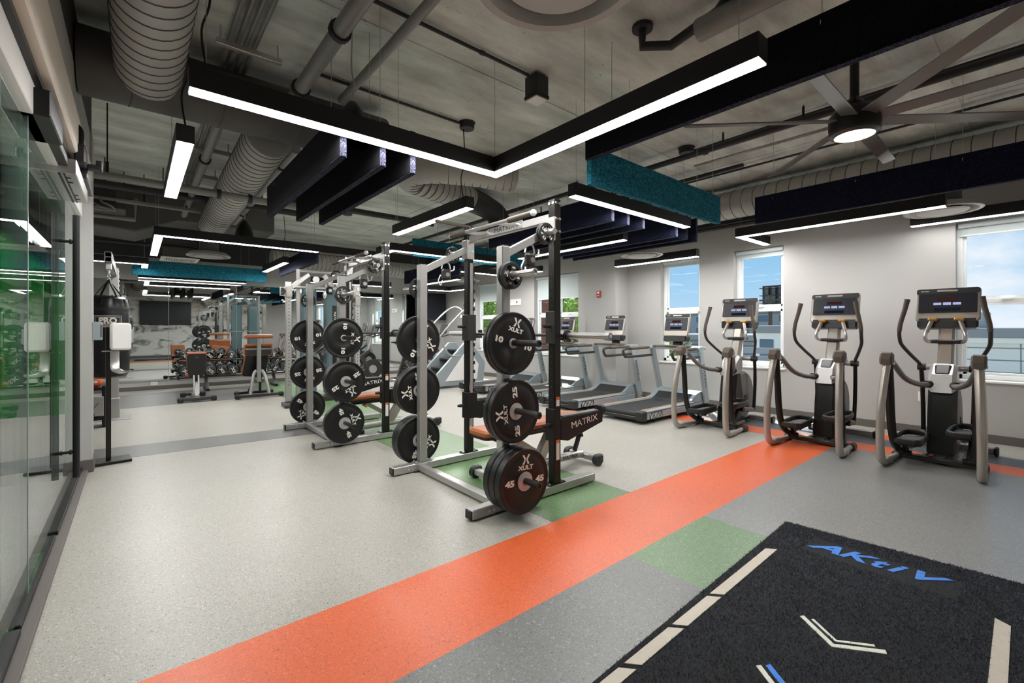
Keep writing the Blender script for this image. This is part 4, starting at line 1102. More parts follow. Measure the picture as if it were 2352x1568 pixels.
# ================================================================ ellipticals
def console(parent, cx, cz, w, h, tilt, name='console', word=True):
    """touch display leaning back; local frame: faces -x, tilted"""
    m = Matrix.Translation((cx, 0, cz)) @ Matrix.Rotation(tilt, 4, 'Y')
    b = MB(); b.M = m
    b.prism(rrect(w, h, 0.035, 5), 'x', 0.0, 0.045, ch=0.012)
    c = b.build(name, M['champ'], parent)
    b = MB(); b.M = m; b.prism(rrect(w-0.012, 0.060, 0.02, 4, 0, h/2-0.036), 'x', -0.004, 0.004, ch=0.002)
    b.prism(rrect(w-0.03, h-0.03, 0.03, 4), 'x', 0.044, 0.062, ch=0.006)
    b.build('bezel', M['plastic'], c)
    b = MB(); b.M = m; b.prism(rrect(0.16, 0.022, 0.009, 3, 0, h/2-0.034), 'x', -0.007, 0.0, ch=0.002)
    b.build('status_bar', M['champ'], c)
    b = MB(); b.M = m; b.prism(rrect(w-0.05, h*0.56, 0.012, 3, 0, 0.012), 'x', -0.005, 0.002)
    s = b.build('screen', M['screen'], c)
    b = MB(); b.M = m
    for k in (-1, 0, 1): b.prism(rrect(0.062, 0.026 if k else 0.030, 0.003, 2, 0.075*k, 0.008), 'x', -0.0062, -0.005)
    b.build('display_tiles', M['ui_white'], s)
    b = MB(); b.M = m; b.prism(rrect(0.15, 0.036, 0.004, 2, 0, 0.058), 'x', -0.0060, -0.005)
    b.build('display_picture', M['ui_red'], s)
    b = MB(); b.M = m; b.prism(rrect(0.20, 0.034, 0.003, 2, 0, -0.052), 'x', -0.0060, -0.005)
    b.build('display_band', M['ui_blue'], s)
    if word:
        tx = text('lettering', 'MATRIX', 0.018, M['ink_white'], c, (0, 0, 0), (0, -1, 0), (0, 0, 1), stretch=1.25)
        tx.matrix_local = m @ frame3((-0.0052, w/2-0.075, h/2-0.034), (0, -1, 0), (0, 0, 1))
    return c

def make_elliptical(label, loc):
    t = thing('elliptical_trainer', label, 'elliptical', loc, 0, 'elliptical trainers by the windows')
    for s in (-1, 1):
        fr = MB()
        fr.tube([(0.0, s*0.31, 0.99), (-0.06, s*0.322, 0.78), (-0.115, s*0.335, 0.50), (-0.12, s*0.338, 0.22), (-0.09, s*0.335, 0.09), (-0.02, s*0.33, 0.04), (0.10, s*0.325, 0.036)], 0.034, 16, 5)
        rf = fr.build('rear_frame', M['champ'], t)
        q = MB(); q.cyl((0.10, s*0.325, 0.036), (0.47, s*0.30, 0.036), 0.027, 14)
        q.cyl((0.085, s*0.326, 0.036), (0.14, s*0.322, 0.036), 0.037, 14)
        q.build('floor_bar', M['silver'], rf)
        k = MB(); k.prism([(-0.055, 0.975), (0.05, 0.975), (0.055, 1.01), (0.075, 1.065), (0.03, 1.095), (-0.03, 1.085), (-0.065, 1.03)], 'y', s*0.31-0.048, s*0.31+0.048, ch=0.014)
        kn = k.build('pivot_cap', M['grip'], t)
        MB().prism([(0.0, 0.99), (0.09, 0.96), (0.115, 1.02), (0.075, 1.075), (0.02, 1.09)], 'y', s*0.31-0.042, s*0.31+0.042, ch=0.012).build('cap_cover', M['silver'], kn)
        q = MB()
        for dx in (0.03, 0.075): q.cyl((dx, s*0.31-0.05, 0.985), (dx, s*0.31+0.05, 0.985), 0.011, 10)
        q.build('bolt', M['chrome'], kn)
        MB().tube([(0.08, s*0.305, 1.03), (0.17, s*0.29, 0.98), (0.33, s*0.23, 0.83), (0.48, s*0.15, 0.765), (0.66, s*0.08, 0.755)], 0.026, 14, 5).build('rear_arm', M['gunmetal'], t)
        MB().cyl((0.60, s*0.115, 0.757), (0.69, s*0.075, 0.753), 0.037, 14).build('arm_socket', M['plastic'], t)
        MB().tube([(0.05, s*0.305, 0.985), (0.075, s*0.30, 0.72), (0.10, s*0.295, 0.42), (0.16, s*0.285, 0.22), (0.26, s*0.265, 0.125), (0.36, s*0.25, 0.105)], 0.026, 12, 5, flat=1.35).build('swing_link', M['upright'], t)
        # pedal, its arm and rocker
        px, pz = (0.36, 0.225) if s > 0 else (0.50, 0.325)
        yc = s*0.18
        p = MB()
        p.prism([(px-0.24, yc-0.06), (px-0.19, yc-0.10), (px+0.07, yc-0.10), (px+0.20, yc-0.07), (px+0.23, yc), (px+0.20, yc+0.07), (px+0.07, yc+0.10), (px-0.19, yc+0.10), (px-0.24, yc+0.06)], 'z', pz-0.03, pz, ch=0.01)
        pd = p.build('pedal', M['plastic'], t)
        w = MB(); out = [(px-0.24, yc-0.06), (px-0.19, yc-0.10), (px+0.07, yc-0.10), (px+0.20, yc-0.07), (px+0.23, yc), (px+0.20, yc+0.07), (px+0.07, yc+0.10), (px-0.19, yc+0.10), (px-0.24, yc+0.06)]
        hh = [0.02, 0.03, 0.04, 0.05, 0.055, 0.05, 0.04, 0.03, 0.02]
        w.tube([(x, y, pz+h*0.6) for (x, y), h in zip(out+out[:1], hh+hh[:1])], 0.014, 8, 3, caps=False, flat=2.1)
        w.build('pedal_rim', M['plastic'], pd)
        MB().bx(px-0.19, px+0.16, yc-0.075, yc+0.075, pz, pz+0.004).build('pedal_mat', M['plastic_grey'], pd)
        MB().bar((px-0.10, yc, pz-0.05), (1.02, s*0.19, 0.20), 0.045, 0.055, ch=0.01).build('pedal_arm', M['plastic_grey'], t)
        MB().bar((0.34, s*0.22, 0.075), (px-0.02, yc+s*0.05, pz-0.06), 0.04, 0.05, ch=0.008).cyl((0.34, s*0.18, 0.085), (0.34, s*0.27, 0.085), 0.03, 12).build('rocker', M['upright'], t)
        MB().cyl((px+0.02, yc-s*0.02, pz-0.055), (px+0.02, yc+s*0.10, pz-0.055), 0.03, 12).build('pedal_joint', M['black'], t)
        # moving arm
        a = MB(); a.tube([(0.70, s*0.335, 1.30), (0.71, s*0.335, 1.23), (0.76, s*0.325, 1.15), (0.88, s*0.27, 1.04), (0.98, s*0.22, 0.955), (1.03, s*0.205, 0.905)], 0.0175, 12, 5)
        ma = a.build('moving_arm', M['iron'], t)
        MB().tube([(0.74, s*0.275, 1.63), (0.725, s*0.295, 1.52), (0.705, s*0.325, 1.38), (0.70, s*0.335, 1.29)], [0.026, 0.022, 0.021, 0.021], 12, 4).build('hand_grip', M['grip'], ma)
        MB().tube([(1.03, s*0.205, 0.90), (1.06, s*0.20, 0.70), (1.065, s*0.195, 0.45), (1.04, s*0.19, 0.20)], 0.026, 12, 4, flat=0.8).build('lower_arm', M['upright'], ma)
        MB().cyl((1.03, s*0.165, 0.905), (1.03, s*0.235, 0.905), 0.036, 16).build('arm_pivot', M['plastic'], ma)
        h = MB(); h.tube([(0.985, s*0.06, 1.185), (0.92, s*0.125, 1.18), (0.885, s*0.15, 1.205), (0.875, s*0.152, 1.25), (0.89, s*0.14, 1.30)], 0.017, 12, 4)
        hb = h.build('pulse_handle', M['chrome'], t)
        MB().tube([(0.885, s*0.143, 1.285), (0.905, s*0.125, 1.345), (0.925, s*0.108, 1.40)], 0.02, 12, 2).build('pulse_grip', M['champ'], hb)
        MB().box((0.925, s*0.10, 1.415), (0.05, 0.075, 0.03), Matrix.Rotation(0.4, 3, 'Y'), ch=0.008).build('sensor_pad', M['amber'], hb)
    MB().cyl((1.03, -0.17, 0.905), (1.03, 0.17, 0.905), 0.030, 16).build('pivot_shaft', M['silver'], t)
    b = MB(); b.bx(0.40, 0.50, -0.315, 0.315, 0.015, 0.06, ch=0.008); b.build('rear_cross_beam', M['iron'], t)
    for s in (-1, 1): MB().bx(0.385, 0.515, s*0.315-0.03, s*0.315+0.03, 0.0, 0.07, ch=0.015).build('beam_end_cap', M['plastic'], t)
    MB().bx(0.45, 1.32, -0.05, 0.05, 0.02, 0.07, ch=0.008).build('spine_rail', M['iron'], t)
    for s in (-1, 1): MB().bx(0.45, 0.9, s*0.12-0.02, s*0.12+0.02, 0.02, 0.06, ch=0.006).build('roller_rail', M['gunmetal'], t)
    b = MB(); b.bx(1.26, 1.34, -0.33, 0.33, 0.01, 0.085, ch=0.012); ff = b.build('front_foot', M['silver'], t)
    for s in (-1, 1): MB().bx(1.25, 1.35, s*0.3425-0.0175, s*0.3425+0.0175, 0.0, 0.09, ch=0.012).build('foot_cap', M['plastic'], ff)
    # housing: black front shield and round side shrouds
    MB().prism([(0.60, 0.06), (0.86, 0.06), (0.92, 0.40), (0.84, 0.74), (0.70, 0.74), (0.64, 0.45)], 'y', -0.11, 0.11, ch=0.035).build('shield', M['blackvinyl'], t)
    MB().prism([(0.575, 0.07), (0.62, 0.07), (0.645, 0.26), (0.60, 0.26)], 'y', -0.105, 0.105, ch=0.012).build('kick_plate', M['blackvinyl'], t)
    circ = [(0.98+0.31*math.cos(a_), 0.40+0.33*math.sin(a_)) for a_ in [2*PI*k/28 for k in range(28)]]
    sh = MB().prism(circ, 'y', -0.095, 0.095, ch=0.03).build('side_shroud', M['plastic_grey'], t)
    for s in (-1, 1):
        MB().lathe([(0.0, s*0.115), (0.055, s*0.112), (0.06, s*0.09)], (1.02, 0, 0.36), 'y', 20).bar((1.02, s*0.112, 0.36), (1.05, s*0.112, 0.20), 0.012, 0.05, ch=0.004).build('crank', M['iron'], sh)
    b = MB(); b.prism([(0.62, 0.68), (0.86, 0.68), (0.92, 0.80), (0.90, 0.93), (0.80, 0.96), (0.67, 0.86)], 'y', -0.105, 0.105, ch=0.03)
    yk = b.build('yoke', M['silver'], t)
    b = MB(); b.M = Matrix.Translation((0.735, 0, 0.895)) @ Matrix.Rotation(-0.75, 4, 'Y'); b.prism(rrect(0.13, 0.16, 0.045, 4), 'z', 0, 0.03, ch=0.01) if False else b.box((0, 0, 0), (0.16, 0.13, 0.05), ch=0.02)
    b.build('yoke_inset', M['blackvinyl'], yk)
    MB().bar((0.88, 0, 0.85), (1.06, 0, 1.40), 0.125, 0.09, ch=0.02, up=(1, 0, 0)).build('mast', M['champ'], t)
    MB().prism(rrect(0.13, 0.27, 0.04, 4, 0.97, 0), 'z', 1.165, 1.205, ch=0.012).build('cup_tray', M['plastic'], t)
    b = MB(); b.prism([(0.97, 1.33), (1.05, 1.31), (1.11, 1.36), (1.11, 1.43), (0.98, 1.43)], 'y', -0.235, 0.235, ch=0.018); b.build('console_tray', M['blackvinyl'], t)
    console(t, 1.015, 1.575, 0.50, 0.365, 0.22)
    return t
el = make_elliptical('elliptical trainer standing alone in front of the big window', (5.56, 0.72, 0.0018))
dup(el, (5.56, 1.72, 0.0018), None, 'middle elliptical trainer on the crossing of orange strips')
dup(el, (5.56, 2.86, 0.0018), None, 'elliptical trainer standing beside the closest treadmill')

# ================================================================ treadmills
def make_treadmill(label, loc):
    t = thing('treadmill', label, 'treadmill', loc, 0, 'treadmills along the windows')
    b = MB()
    b.bx(0.03, 1.72, -0.40, 0.40, 0.055, 0.155, ch=0.02)
    dk = b.build('deck', M['plastic_grey'], t)
    MB().bx(0.04, 1.40, -0.27, 0.27, 0.157, 0.166).cyl((0.05, -0.27, 0.125), (0.05, 0.27, 0.125), 0.042, 16).build('running_belt', M['belt'], t)
    for s in (-1, 1):
        MB().bx(0.0, 1.35, s*0.275, s*0.405, 0.155, 0.178, ch=0.006).build('foot_rail', M['bluegrey'], t)
        MB().bx(0.05, 1.60, s*0.398, s*0.412, 0.06, 0.15, ch=0.004).build('side_skirt', M['bluegrey'], t)
        MB().bx(0.10, 1.30, s*0.29, s*0.315, 0.178, 0.184, ch=0.002).build('rail_strip', M['amber'], t)
        ec = MB().bx(-0.02, 0.09, s*0.275, s*0.415, 0.045, 0.18, ch=0.014).build('rear_cap', M['plastic'], t)
        for k in range(8):
            m = MB(); m.M = Matrix.Translation((0.17+0.036*k, s*0.414, 0.105)) @ Matrix.Rotation(-0.35, 4, 'Y'); m.bx(-0.005, 0.005, -0.004, 0.004, -0.04, 0.04)
            m.build('vent_slat', M['label_white'], dk)
        MB().bx(0.14, 0.46, s*0.408, s*0.4125, 0.06, 0.15, ch=0.002).build('vent_panel', M['black'], dk)
        up = MB(); up.bar((1.76, s*0.405, 0.10), (1.50, s*0.425, 1.0), 0.05, 0.125, ch=0.012, up=(1, 0, 0.3))
        u = up.build('upright', M['bluegrey'], t)
        d = Vector((1.50-1.76, s*0.02, 0.90)).normalized()
        c = Vector((1.76, s*0.405, 0.10))+(Vector((1.50, s*0.425, 1.0))-Vector((1.76, s*0.405, 0.10)))*0.52
        tx = text('lettering', 'MATRIX', 0.078, M['ink_grey'], u, tuple(c+Vector((0, s*0.0275, 0))), tuple(-d), (-s*d.z, 0, s*d.x) if s > 0 else (d.z, 0, -d.x), stretch=1.45)
        hr = MB(); hr.tube([(1.52, s*0.425, 1.005), (1.2, s*0.43, 1.005), (0.82, s*0.43, 1.0), (0.70, s*0.43, 0.985), (0.685, s*0.43, 0.945), (0.73, s*0.43, 0.88), (0.82, s*0.43, 0.865), (1.47, s*0.425, 0.875)], 0.021, 12, 4)
        h = hr.build('handrail', M['iron'], t)
        MB().tube([(1.35, s*0.43, 1.006), (0.86, s*0.43, 1.001)], 0.027, 12, flat=0.9).build('rail_grip', M['grip'], h)
        MB().cyl((0.36, s*0.33, 0.0), (0.36, s*0.33, 0.06), 0.022, 10).build('levelling_foot', M['black'], t)
    MB().bx(0.0, 0.06, -0.28, 0.28, 0.05, 0.10, ch=0.01).build('rear_guard', M['plastic'], t)
    MB().prism([(1.22, 0.165), (1.36, 0.19), (1.50, 0.27), (1.72, 0.31), (1.82, 0.28), (1.84, 0.06), (1.22, 0.06)], 'y', -0.375, 0.375, ch=0.02).build('motor_hood', M['bluegrey'], t)
    MB().prism([(1.225, 0.168), (1.36, 0.194), (1.50, 0.276), (1.52, 0.27), (1.38, 0.186)], 'y', -0.30, 0.30).build('hood_inlay', M['plastic'], t)
    db = MB().prism([(1.38, 0.985), (1.66, 0.985), (1.66, 1.03), (1.52, 1.045), (1.38, 1.015)], 'y', -0.45, 0.45, ch=0.012).build('dashboard', M['bluegrey'], t)
    MB().prism(rrect(0.18, 0.60, 0.05, 4, 1.49, 0), 'z', 1.03, 1.05, ch=0.006).build('dash_tray', M['grip'], db)
    MB().prism(rrect(0.06, 0.16, 0.02, 4, 1.40, 0.0), 'z', 1.02, 1.055, ch=0.008).build('stop_switch', M['red'], db)
    MB().tube([(1.40, -0.30, 1.02), (1.30, -0.25, 1.04), (1.30, 0.25, 1.04), (1.40, 0.30, 1.02)], 0.016, 10, 3).build('cross_grip', M['grip'], db)
    MB().bar((1.58, 0, 1.02), (1.62, 0, 1.25), 0.16, 0.06, ch=0.012, up=(1, 0, 0)).build('neck', M['plastic'], t)
    MB().prism([(1.46, 1.115), (1.58, 1.095), (1.62, 1.14), (1.62, 1.20), (1.475, 1.20)], 'y', -0.205, 0.205, ch=0.018).build('console_tray', M['blackvinyl'], t)
    console(t, 1.535, 1.385, 0.45, 0.385, 0.24)
    return t
tm = make_treadmill('treadmill closest to the ellipticals with its deck end in clear view', (5.34, 4.00, 0))
for y, lb in ((5.26, 'second treadmill from the ellipticals in front of the wall pier'), (6.50, 'third treadmill from the ellipticals beyond the wall pier'),
              (7.74, 'fourth treadmill from the ellipticals seen through the first rack')):
    dup(tm, (5.34, y, 0), None, lb)

# ================================================================ stair climber and bikes at the far end
t = thing('stair_climber', 'tall grey stair climber seen through the first rack', 'stair climber', (5.55, 8.95, 0))
for s in (-1, 1): MB().prism([(-0.55, 0.05), (0.75, 0.05), (0.80, 0.55), (0.42, 1.0), (0.2, 1.0), (-0.5, 0.34)], 'y', s*0.33-0.03, s*0.33+0.03, ch=0.015).build('side_panel', M['bluegrey'], t)
MB().prism([(-0.30, 0.16), (0.55, 0.16), (0.60, 0.5), (0.35, 0.80), (0.2, 0.76)], 'y', -0.372, -0.36, ch=0.004).build('side_badge', M['white'], t)
for k in range(4):
    MB().bx(-0.50+0.22*k, -0.24+0.22*k, -0.295, 0.295, 0.20+0.20*k, 0.24+0.20*k, ch=0.006).build('stair_step', M['plastic'], t)
    MB().bx(-0.28+0.22*k, -0.25+0.22*k, -0.295, 0.295, 0.04+0.20*k, 0.2+0.20*k).build('step_riser', M['black'], t)
MB().bar((0.55, 0, 0.6), (0.62, 0, 1.75), 0.20, 0.10, ch=0.02, up=(1, 0, 0)).build('mast', M['bluegrey'], t)
for s in (-1, 1):
    MB().tube([(0.60, s*0.12, 1.65), (0.45, s*0.34, 1.85), (0.15, s*0.38, 1.72), (-0.35, s*0.38, 1.25), (-0.42, s*0.37, 1.1), (-0.2, s*0.36, 0.75), (0.15, s*0.34, 0.7)], 0.02, 10, 5).build('handrail', M['silver'], t)
console(t, 0.52, 1.75, 0.46, 0.38, 0.3, word=False)
MB().bx(-0.62, -0.5, -0.34, 0.34, 0, 0.12, ch=0.02).build('base_foot', M['plastic'], t)
MB().bx(0.5, 0.85, -0.34, 0.34, 0, 0.06, ch=0.01).build('base_foot', M['plastic'], t)

def make_bike(label, loc, rz):
    t = thing('exercise_bike', label, 'exercise bike', loc, rz, 'exercise bikes at the far end')
    for x in (-0.5, 0.53): MB().bx(x-0.05, x+0.05, -0.26, 0.26, 0.0, 0.07, ch=0.015).build('floor_foot', M['silver'], t)
    MB().bar((-0.5, 0, 0.06), (0.52, 0, 0.06), 0.07, 0.06, ch=0.01).bar((-0.28, 0, 0.06), (-0.10, 0, 0.62), 0.07, 0.08, ch=0.01).bar((0.40, 0, 0.08), (0.10, 0, 0.62), 0.07, 0.08, ch=0.01).bar((-0.12, 0, 0.5), (0.30, 0, 0.80), 0.06, 0.07, ch=0.01).build('frame', M['iron'], t)
    fw = MB().cyl((0.36, -0.03, 0.33), (0.36, 0.03, 0.33), 0.245, 32).build('flywheel', M['plastic'], t)
    MB().cyl((0.36, -0.045, 0.33), (0.36, 0.045, 0.33), 0.10, 20).build('flywheel_cover', M['silver'], fw)
    cg = MB().cyl((-0.02, -0.085, 0.33), (-0.02, -0.04, 0.33), 0.17, 28).build('chain_guard', M['iron'], t)
    sp = MB()
    for k in range(10):
        a_ = 2*PI*k/10; sp.bar((-0.02+0.05*math.cos(a_), -0.088, 0.33+0.05*math.sin(a_)), (-0.02+0.155*math.cos(a_), -0.088, 0.33+0.155*math.sin(a_)), 0.008, 0.012)
    sp.build('guard_spoke', M['silver'], cg)
    for s in (-1, 1):
        MB().bar((-0.02, s*0.10, 0.33), (-0.02+s*0.10, s*0.10, 0.33-s*0.13), 0.02, 0.03, ch=0.004).build('crank_arm', M['chrome'], t)
        MB().bx(-0.07+s*0.10, 0.03+s*0.10, s*0.12, s*0.22, 0.31-s*0.13, 0.34-s*0.13, ch=0.008).build('pedal', M['plastic'], t)
    MB().cyl((-0.13, 0, 0.55), (-0.25, 0, 0.93), 0.024, 12).bx(-0.36, -0.16, -0.02, 0.02, 0.92, 0.95, ch=0.005).build('seat_post', M['silver'], t)
    MB().prism([(-0.42, -0.10), (-0.28, -0.11), (-0.10, -0.03), (-0.08, 0.0), (-0.10, 0.03), (-0.28, 0.11), (-0.42, 0.10)], 'z', 0.95, 1.01, ch=0.015).build('saddle', M['blackvinyl'], t)
    MB().cyl((0.24, 0, 0.75), (0.34, 0, 1.12), 0.024, 12).bx(0.2, 0.42, -0.02, 0.02, 1.09, 1.13, ch=0.006).build('bar_post', M['silver'], t)
    hb = MB()
    for s in (-1, 1): hb.tube([(0.30, 0, 1.13), (0.30, s*0.16, 1.13), (0.36, s*0.22, 1.15), (0.50, s*0.22, 1.19), (0.56, s*0.18, 1.27)], 0.016, 10, 4)
    hb.build('handlebar', M['plastic'], t)
    MB().sphere((0.28, 0, 0.84), 0.026, 10, 6).build('tension_knob', M['red'], t)
    b = MB(); b.M = Matrix.Translation((0.44, 0, 1.32)) @ Matrix.Rotation(0.3, 4, 'Y'); b.prism(rrect(0.30, 0.24, 0.02, 3), 'x', 0, 0.03, ch=0.006)
    c = b.build('console', M['plastic'], t)
    b = MB(); b.M = Matrix.Translation((0.44, 0, 1.32)) @ Matrix.Rotation(0.3, 4, 'Y'); b.prism(rrect(0.26, 0.18, 0.01, 2, 0, 0.015), 'x', -0.002, 0.002)
    b.build('screen', M['screen'], c)
    MB().bar((0.40, 0, 1.12), (0.45, 0, 1.22), 0.05, 0.03).build('console_neck', M['plastic'], t)
    return t
bk = make_bike('exercise bike with a spoked guard beside the stair climber', (5.55, 9.9, 0), 0)
dup(bk, (5.45, 10.75, 0), None, 'exercise bike in front of the wall television')
dup(bk, (4.15, 10.8, 0), None, 'exercise bike seen between the two racks near the mirrors')
# ================================================================ free weights at the mirrors
t = thing('dumbbell_rack', 'two tier black dumbbell rack along the mirrors', 'dumbbell rack', (1.85, 11.62, 0.0))
for s in (-1, 1):
    x = s*0.66
    MB().tube([(x, -0.02, 0.03), (x, 0.06, 0.12), (x, 0.20, 0.30), (x, 0.24, 0.60), (x, 0.22, 0.74)], 0.035, 12, 4, flat=0.7).build('leg', M['plastic_grey'], t)
    MB().bx(x-0.035, x+0.035, -0.14, 0.42, 0.0, 0.05, ch=0.012).build('floor_foot', M['black'], t)
for (z, y) in ((0.345, -0.02), (0.675, 0.10)):
    for d, h in ((-0.11, 0.0), (0.13, 0.035)):
        b = MB(); b.bar((-1.18, y+d-0.02, z+h-0.035), (1.18, y+d-0.02, z+h-0.035), 0.07, 0.03, ch=0.005)
        b.build('tier_rail', M['black'], t)
    for s in (-1, 1):
        MB().bx(s*1.17-0.02, s*1.17+0.02, y-0.17, y+0.17, z-0.065, z+0.015, ch=0.005).build('tier_end', M['black'], t)

def dumb_mesh(r, w):
    hd = MB()
    for s in (-1, 1):
        y0, y1 = s*0.062, s*(0.062+w)
        a, b_ = min(y0, y1), max(y0, y1)
        hd.lathe([(r*0.80, a), (r, a+0.012), (r, b_-0.012), (r*0.90, b_)], ax='y', n=24)
    heads = hd.mesh('dumbbell', M['rubber'], 40)
    g = MB(); g.tube([(0, -0.062, 0), (0, -0.03, 0), (0, 0, 0), (0, 0.03, 0), (0, 0.062, 0)], [0.014, 0.016, 0.0175, 0.016, 0.014], 12)
    grip = g.mesh('grip', M['steel'], 40)
    rg = MB()
    for s in (-1, 1):
        q = s*(0.062+w)
        rg.lathe([(r*0.80, q), (r*0.84, q+s*0.003), (r*0.88, q)], ax='y', n=24)
    ring = rg.mesh('face_ring', M['plastic_grey'], 40)
    return heads, grip, ring
_dl = {}
def dumb_letter(num, r, w):
    l = MB()
    for side in (-1, 1):
        y = side*(0.062+w+0.0012); fx = 1 if side < 0 else -1
        logo(l, 0, r*0.22, r*0.42, side, word=False, y=y)
        text_into(l, num, r*0.55, (0, y, -r*0.42), (fx, 0, 0), (0, 0, 1), stretch=1.2, extrude=0.0, bold=0.001)
    return l.mesh('lettering', M['ink_white'], 0)
SZ = {}
nums_up = ['30', '35', '35', '25', '25', '20', '20', '15', '15', '12', '10']
nums_lo = ['60', '55', '55', '50', '50', '45', '45', '40', '40', '65', '65']
ordn = ['first', 'second', 'third', 'fourth', 'fifth', 'sixth', 'seventh', 'eighth', 'ninth', 'tenth', 'eleventh']
for tier, nums, zt, yt in (('upper', nums_up, 0.675, 0.10), ('lower', nums_lo, 0.345, -0.02)):
    for k, num in enumerate(nums):
        r = 0.066+0.0007*int(num); w = 0.055+0.0008*int(num)
        if num not in SZ: SZ[num] = (dumb_mesh(r, w), dumb_letter(num, r, w))
        (heads, grip, ring), let = SZ[num]
        o = bpy.data.objects.new('dumbbell', heads); COL.objects.link(o)
        o.location = (1.85-1.055+0.211*k, 11.62+yt-0.01, zt+r*0.965+0.002); o.rotation_euler = (0.135, RN.uniform(-0.9, 0.9), 0)
        for nm, me in (('grip', grip), ('face_ring', ring), ('lettering', let)):
            c = bpy.data.objects.new(nm, me); COL.objects.link(c); c.parent = o
        tag(o, '%s black dumbbell on the %s tier counted from the punching bag end' % (ordn[k], tier), 'dumbbell', 'dumbbells on the rack')

# --- incline bench with its back to the room
t = thing('incline_bench', 'incline bench with its black board back to the room and brown pads facing the mirror', 'bench', (0.87, 9.95, 0.002))
b = MB(); b.M = Matrix.Translation((0, 0.16, 0.66)) @ Matrix.Rotation(0.30, 4, 'X')
b.prism([(-0.10, -0.26), (0.10, -0.26), (0.135, -0.15), (0.155, 0.16), (0.14, 0.23), (-0.14, 0.23), (-0.155, 0.16), (-0.135, -0.15)], 'y', 0.0, 0.075, ch=0.018)
bp_ = b.build('back_pad', M['leather'], t)
b = MB(); b.M = Matrix.Translation((0, 0.16, 0.66)) @ Matrix.Rotation(0.30, 4, 'X')
b.prism([(-0.095, -0.25), (0.095, -0.25), (0.13, -0.15), (0.148, 0.15), (0.132, 0.215), (-0.132, 0.215), (-0.148, 0.15), (-0.13, -0.15)], 'y', -0.018, 0.002, ch=0.004)
bb = b.build('back_board', M['blackvinyl'], bp_)
b = MB(); b.M = Matrix.Translation((0, 0.16, 0.66)) @ Matrix.Rotation(0.30, 4, 'X'); b.bx(-0.022, 0.022, -0.0195, -0.018, 0.13, 0.165)
b.build('rating_label', M['ink_grey'], bb)
MB().prism(rrect(0.28, 0.34, 0.06, 4, 0, 0.47), 'z', 0.42, 0.48, ch=0.018).build('seat_pad', M['leather'], t)
MB().bar((0, 0.22, 0.39), (0, 0.62, 0.39), 0.08, 0.05, ch=0.006).build('seat_frame', M['black'], t)
MB().bar((0, 0.10, 0.07), (0, 0.34, 0.38), 0.07, 0.09, ch=0.01).build('main_post', M['silver'], t)
MB().bar((0, 0.02, 0.055), (0, 0.78, 0.055), 0.07, 0.055, ch=0.008).build('base_rail', M['silver'], t)
MB().bar((-0.035, 0.16, 0.12), (-0.035, 0.22, 0.46), 0.025, 0.05, ch=0.004).bar((0.035, 0.16, 0.12), (0.035, 0.22, 0.46), 0.025, 0.05, ch=0.004).build('angle_strut', M['steel'], t)
for y, w in ((0.0, 0.25), (0.80, 0.16)):
    MB().bar((-w, y, 0.05), (w, y, 0.05), 0.065, 0.05, ch=0.008).build('floor_foot', M['iron'], t)
    for s in (-1, 1): MB().bx(s*w-0.045, s*w+0.045, y-0.045, y+0.045, 0.0, 0.085, ch=0.015).build('rubber_cap', M['plastic'], t)

# --- preacher curl bench
t = thing('preacher_bench', 'preacher curl bench with a high brown arm pad and brown side pads', 'bench', (1.84, 9.75, 0.002))
MB().bx(-0.245, 0.245, 0.02, 0.16, 1.135, 1.20, ch=0.02).build('arm_pad', M['leather'], t)
MB().bx(-0.225, 0.225, 0.03, 0.15, 1.20, 1.212, ch=0.004).build('pad_top_plate', M['silver'], t)
MB().bx(-0.035, 0.035, 0.06, 0.13, 0.30, 1.14, ch=0.006).build('post', M['steel'], t)
b = MB(); b.prism(rrect(0.50, 0.20, 0.035, 4, 0, 0.90), 'y', 0.14, 0.21, ch=0.018); mp_ = b.build('chest_pad', M['leather'], t)
MB().prism(rrect(0.46, 0.15, 0.03, 4, 0, 0.885), 'y', 0.13, 0.142, ch=0.003).build('pad_board', M['iron'], mp_)
MB().bx(-0.22, 0.22, 0.118, 0.132, 0.915, 0.945, ch=0.003).build('mount_bar', M['silver'], mp_)
for s in (-1, 1):
    MB().bx(s*0.14-0.10, s*0.14+0.10, 0.06, 0.20, 0.985, 1.03, ch=0.015).build('elbow_pad', M['leather'], t)
b = MB(); b.M = Matrix.Translation((-0.02, 0.30, 0.60)) @ Matrix.Rotation(0.25, 4, 'X') @ Matrix.Rotation(0.12, 4, 'Y'); b.prism(rrect(0.42, 0.48, 0.05, 4), 'y', 0.0, 0.07, ch=0.02)
lp = b.build('back_pad', M['leather'], t)
b = MB(); b.M = Matrix.Translation((-0.02, 0.30, 0.60)) @ Matrix.Rotation(0.25, 4, 'X') @ Matrix.Rotation(0.12, 4, 'Y'); b.prism(rrect(0.40, 0.46, 0.05, 4), 'y', -0.014, 0.002, ch=0.003)
b.build('back_board', M['blackvinyl'], lp)
for s in (-1, 1):
    MB().tube([(s*0.04, 0.10, 0.52), (s*0.09, 0.09, 0.44), (s*0.13, 0.04, 0.25), (s*0.16, 0.0, 0.07)], 0.03, 12, 4).build('front_leg', M['silver'], t)
    MB().tube([(s*0.05, 0.18, 0.42), (s*0.07, 0.34, 0.25), (s*0.10, 0.52, 0.07)], 0.025, 12, 4).build('rear_leg', M['iron'], t)
MB().bar((0, 0.1, 0.42), (0, 0.4, 0.42), 0.12, 0.08, ch=0.01).build('seat_bracket', M['plastic'], t)
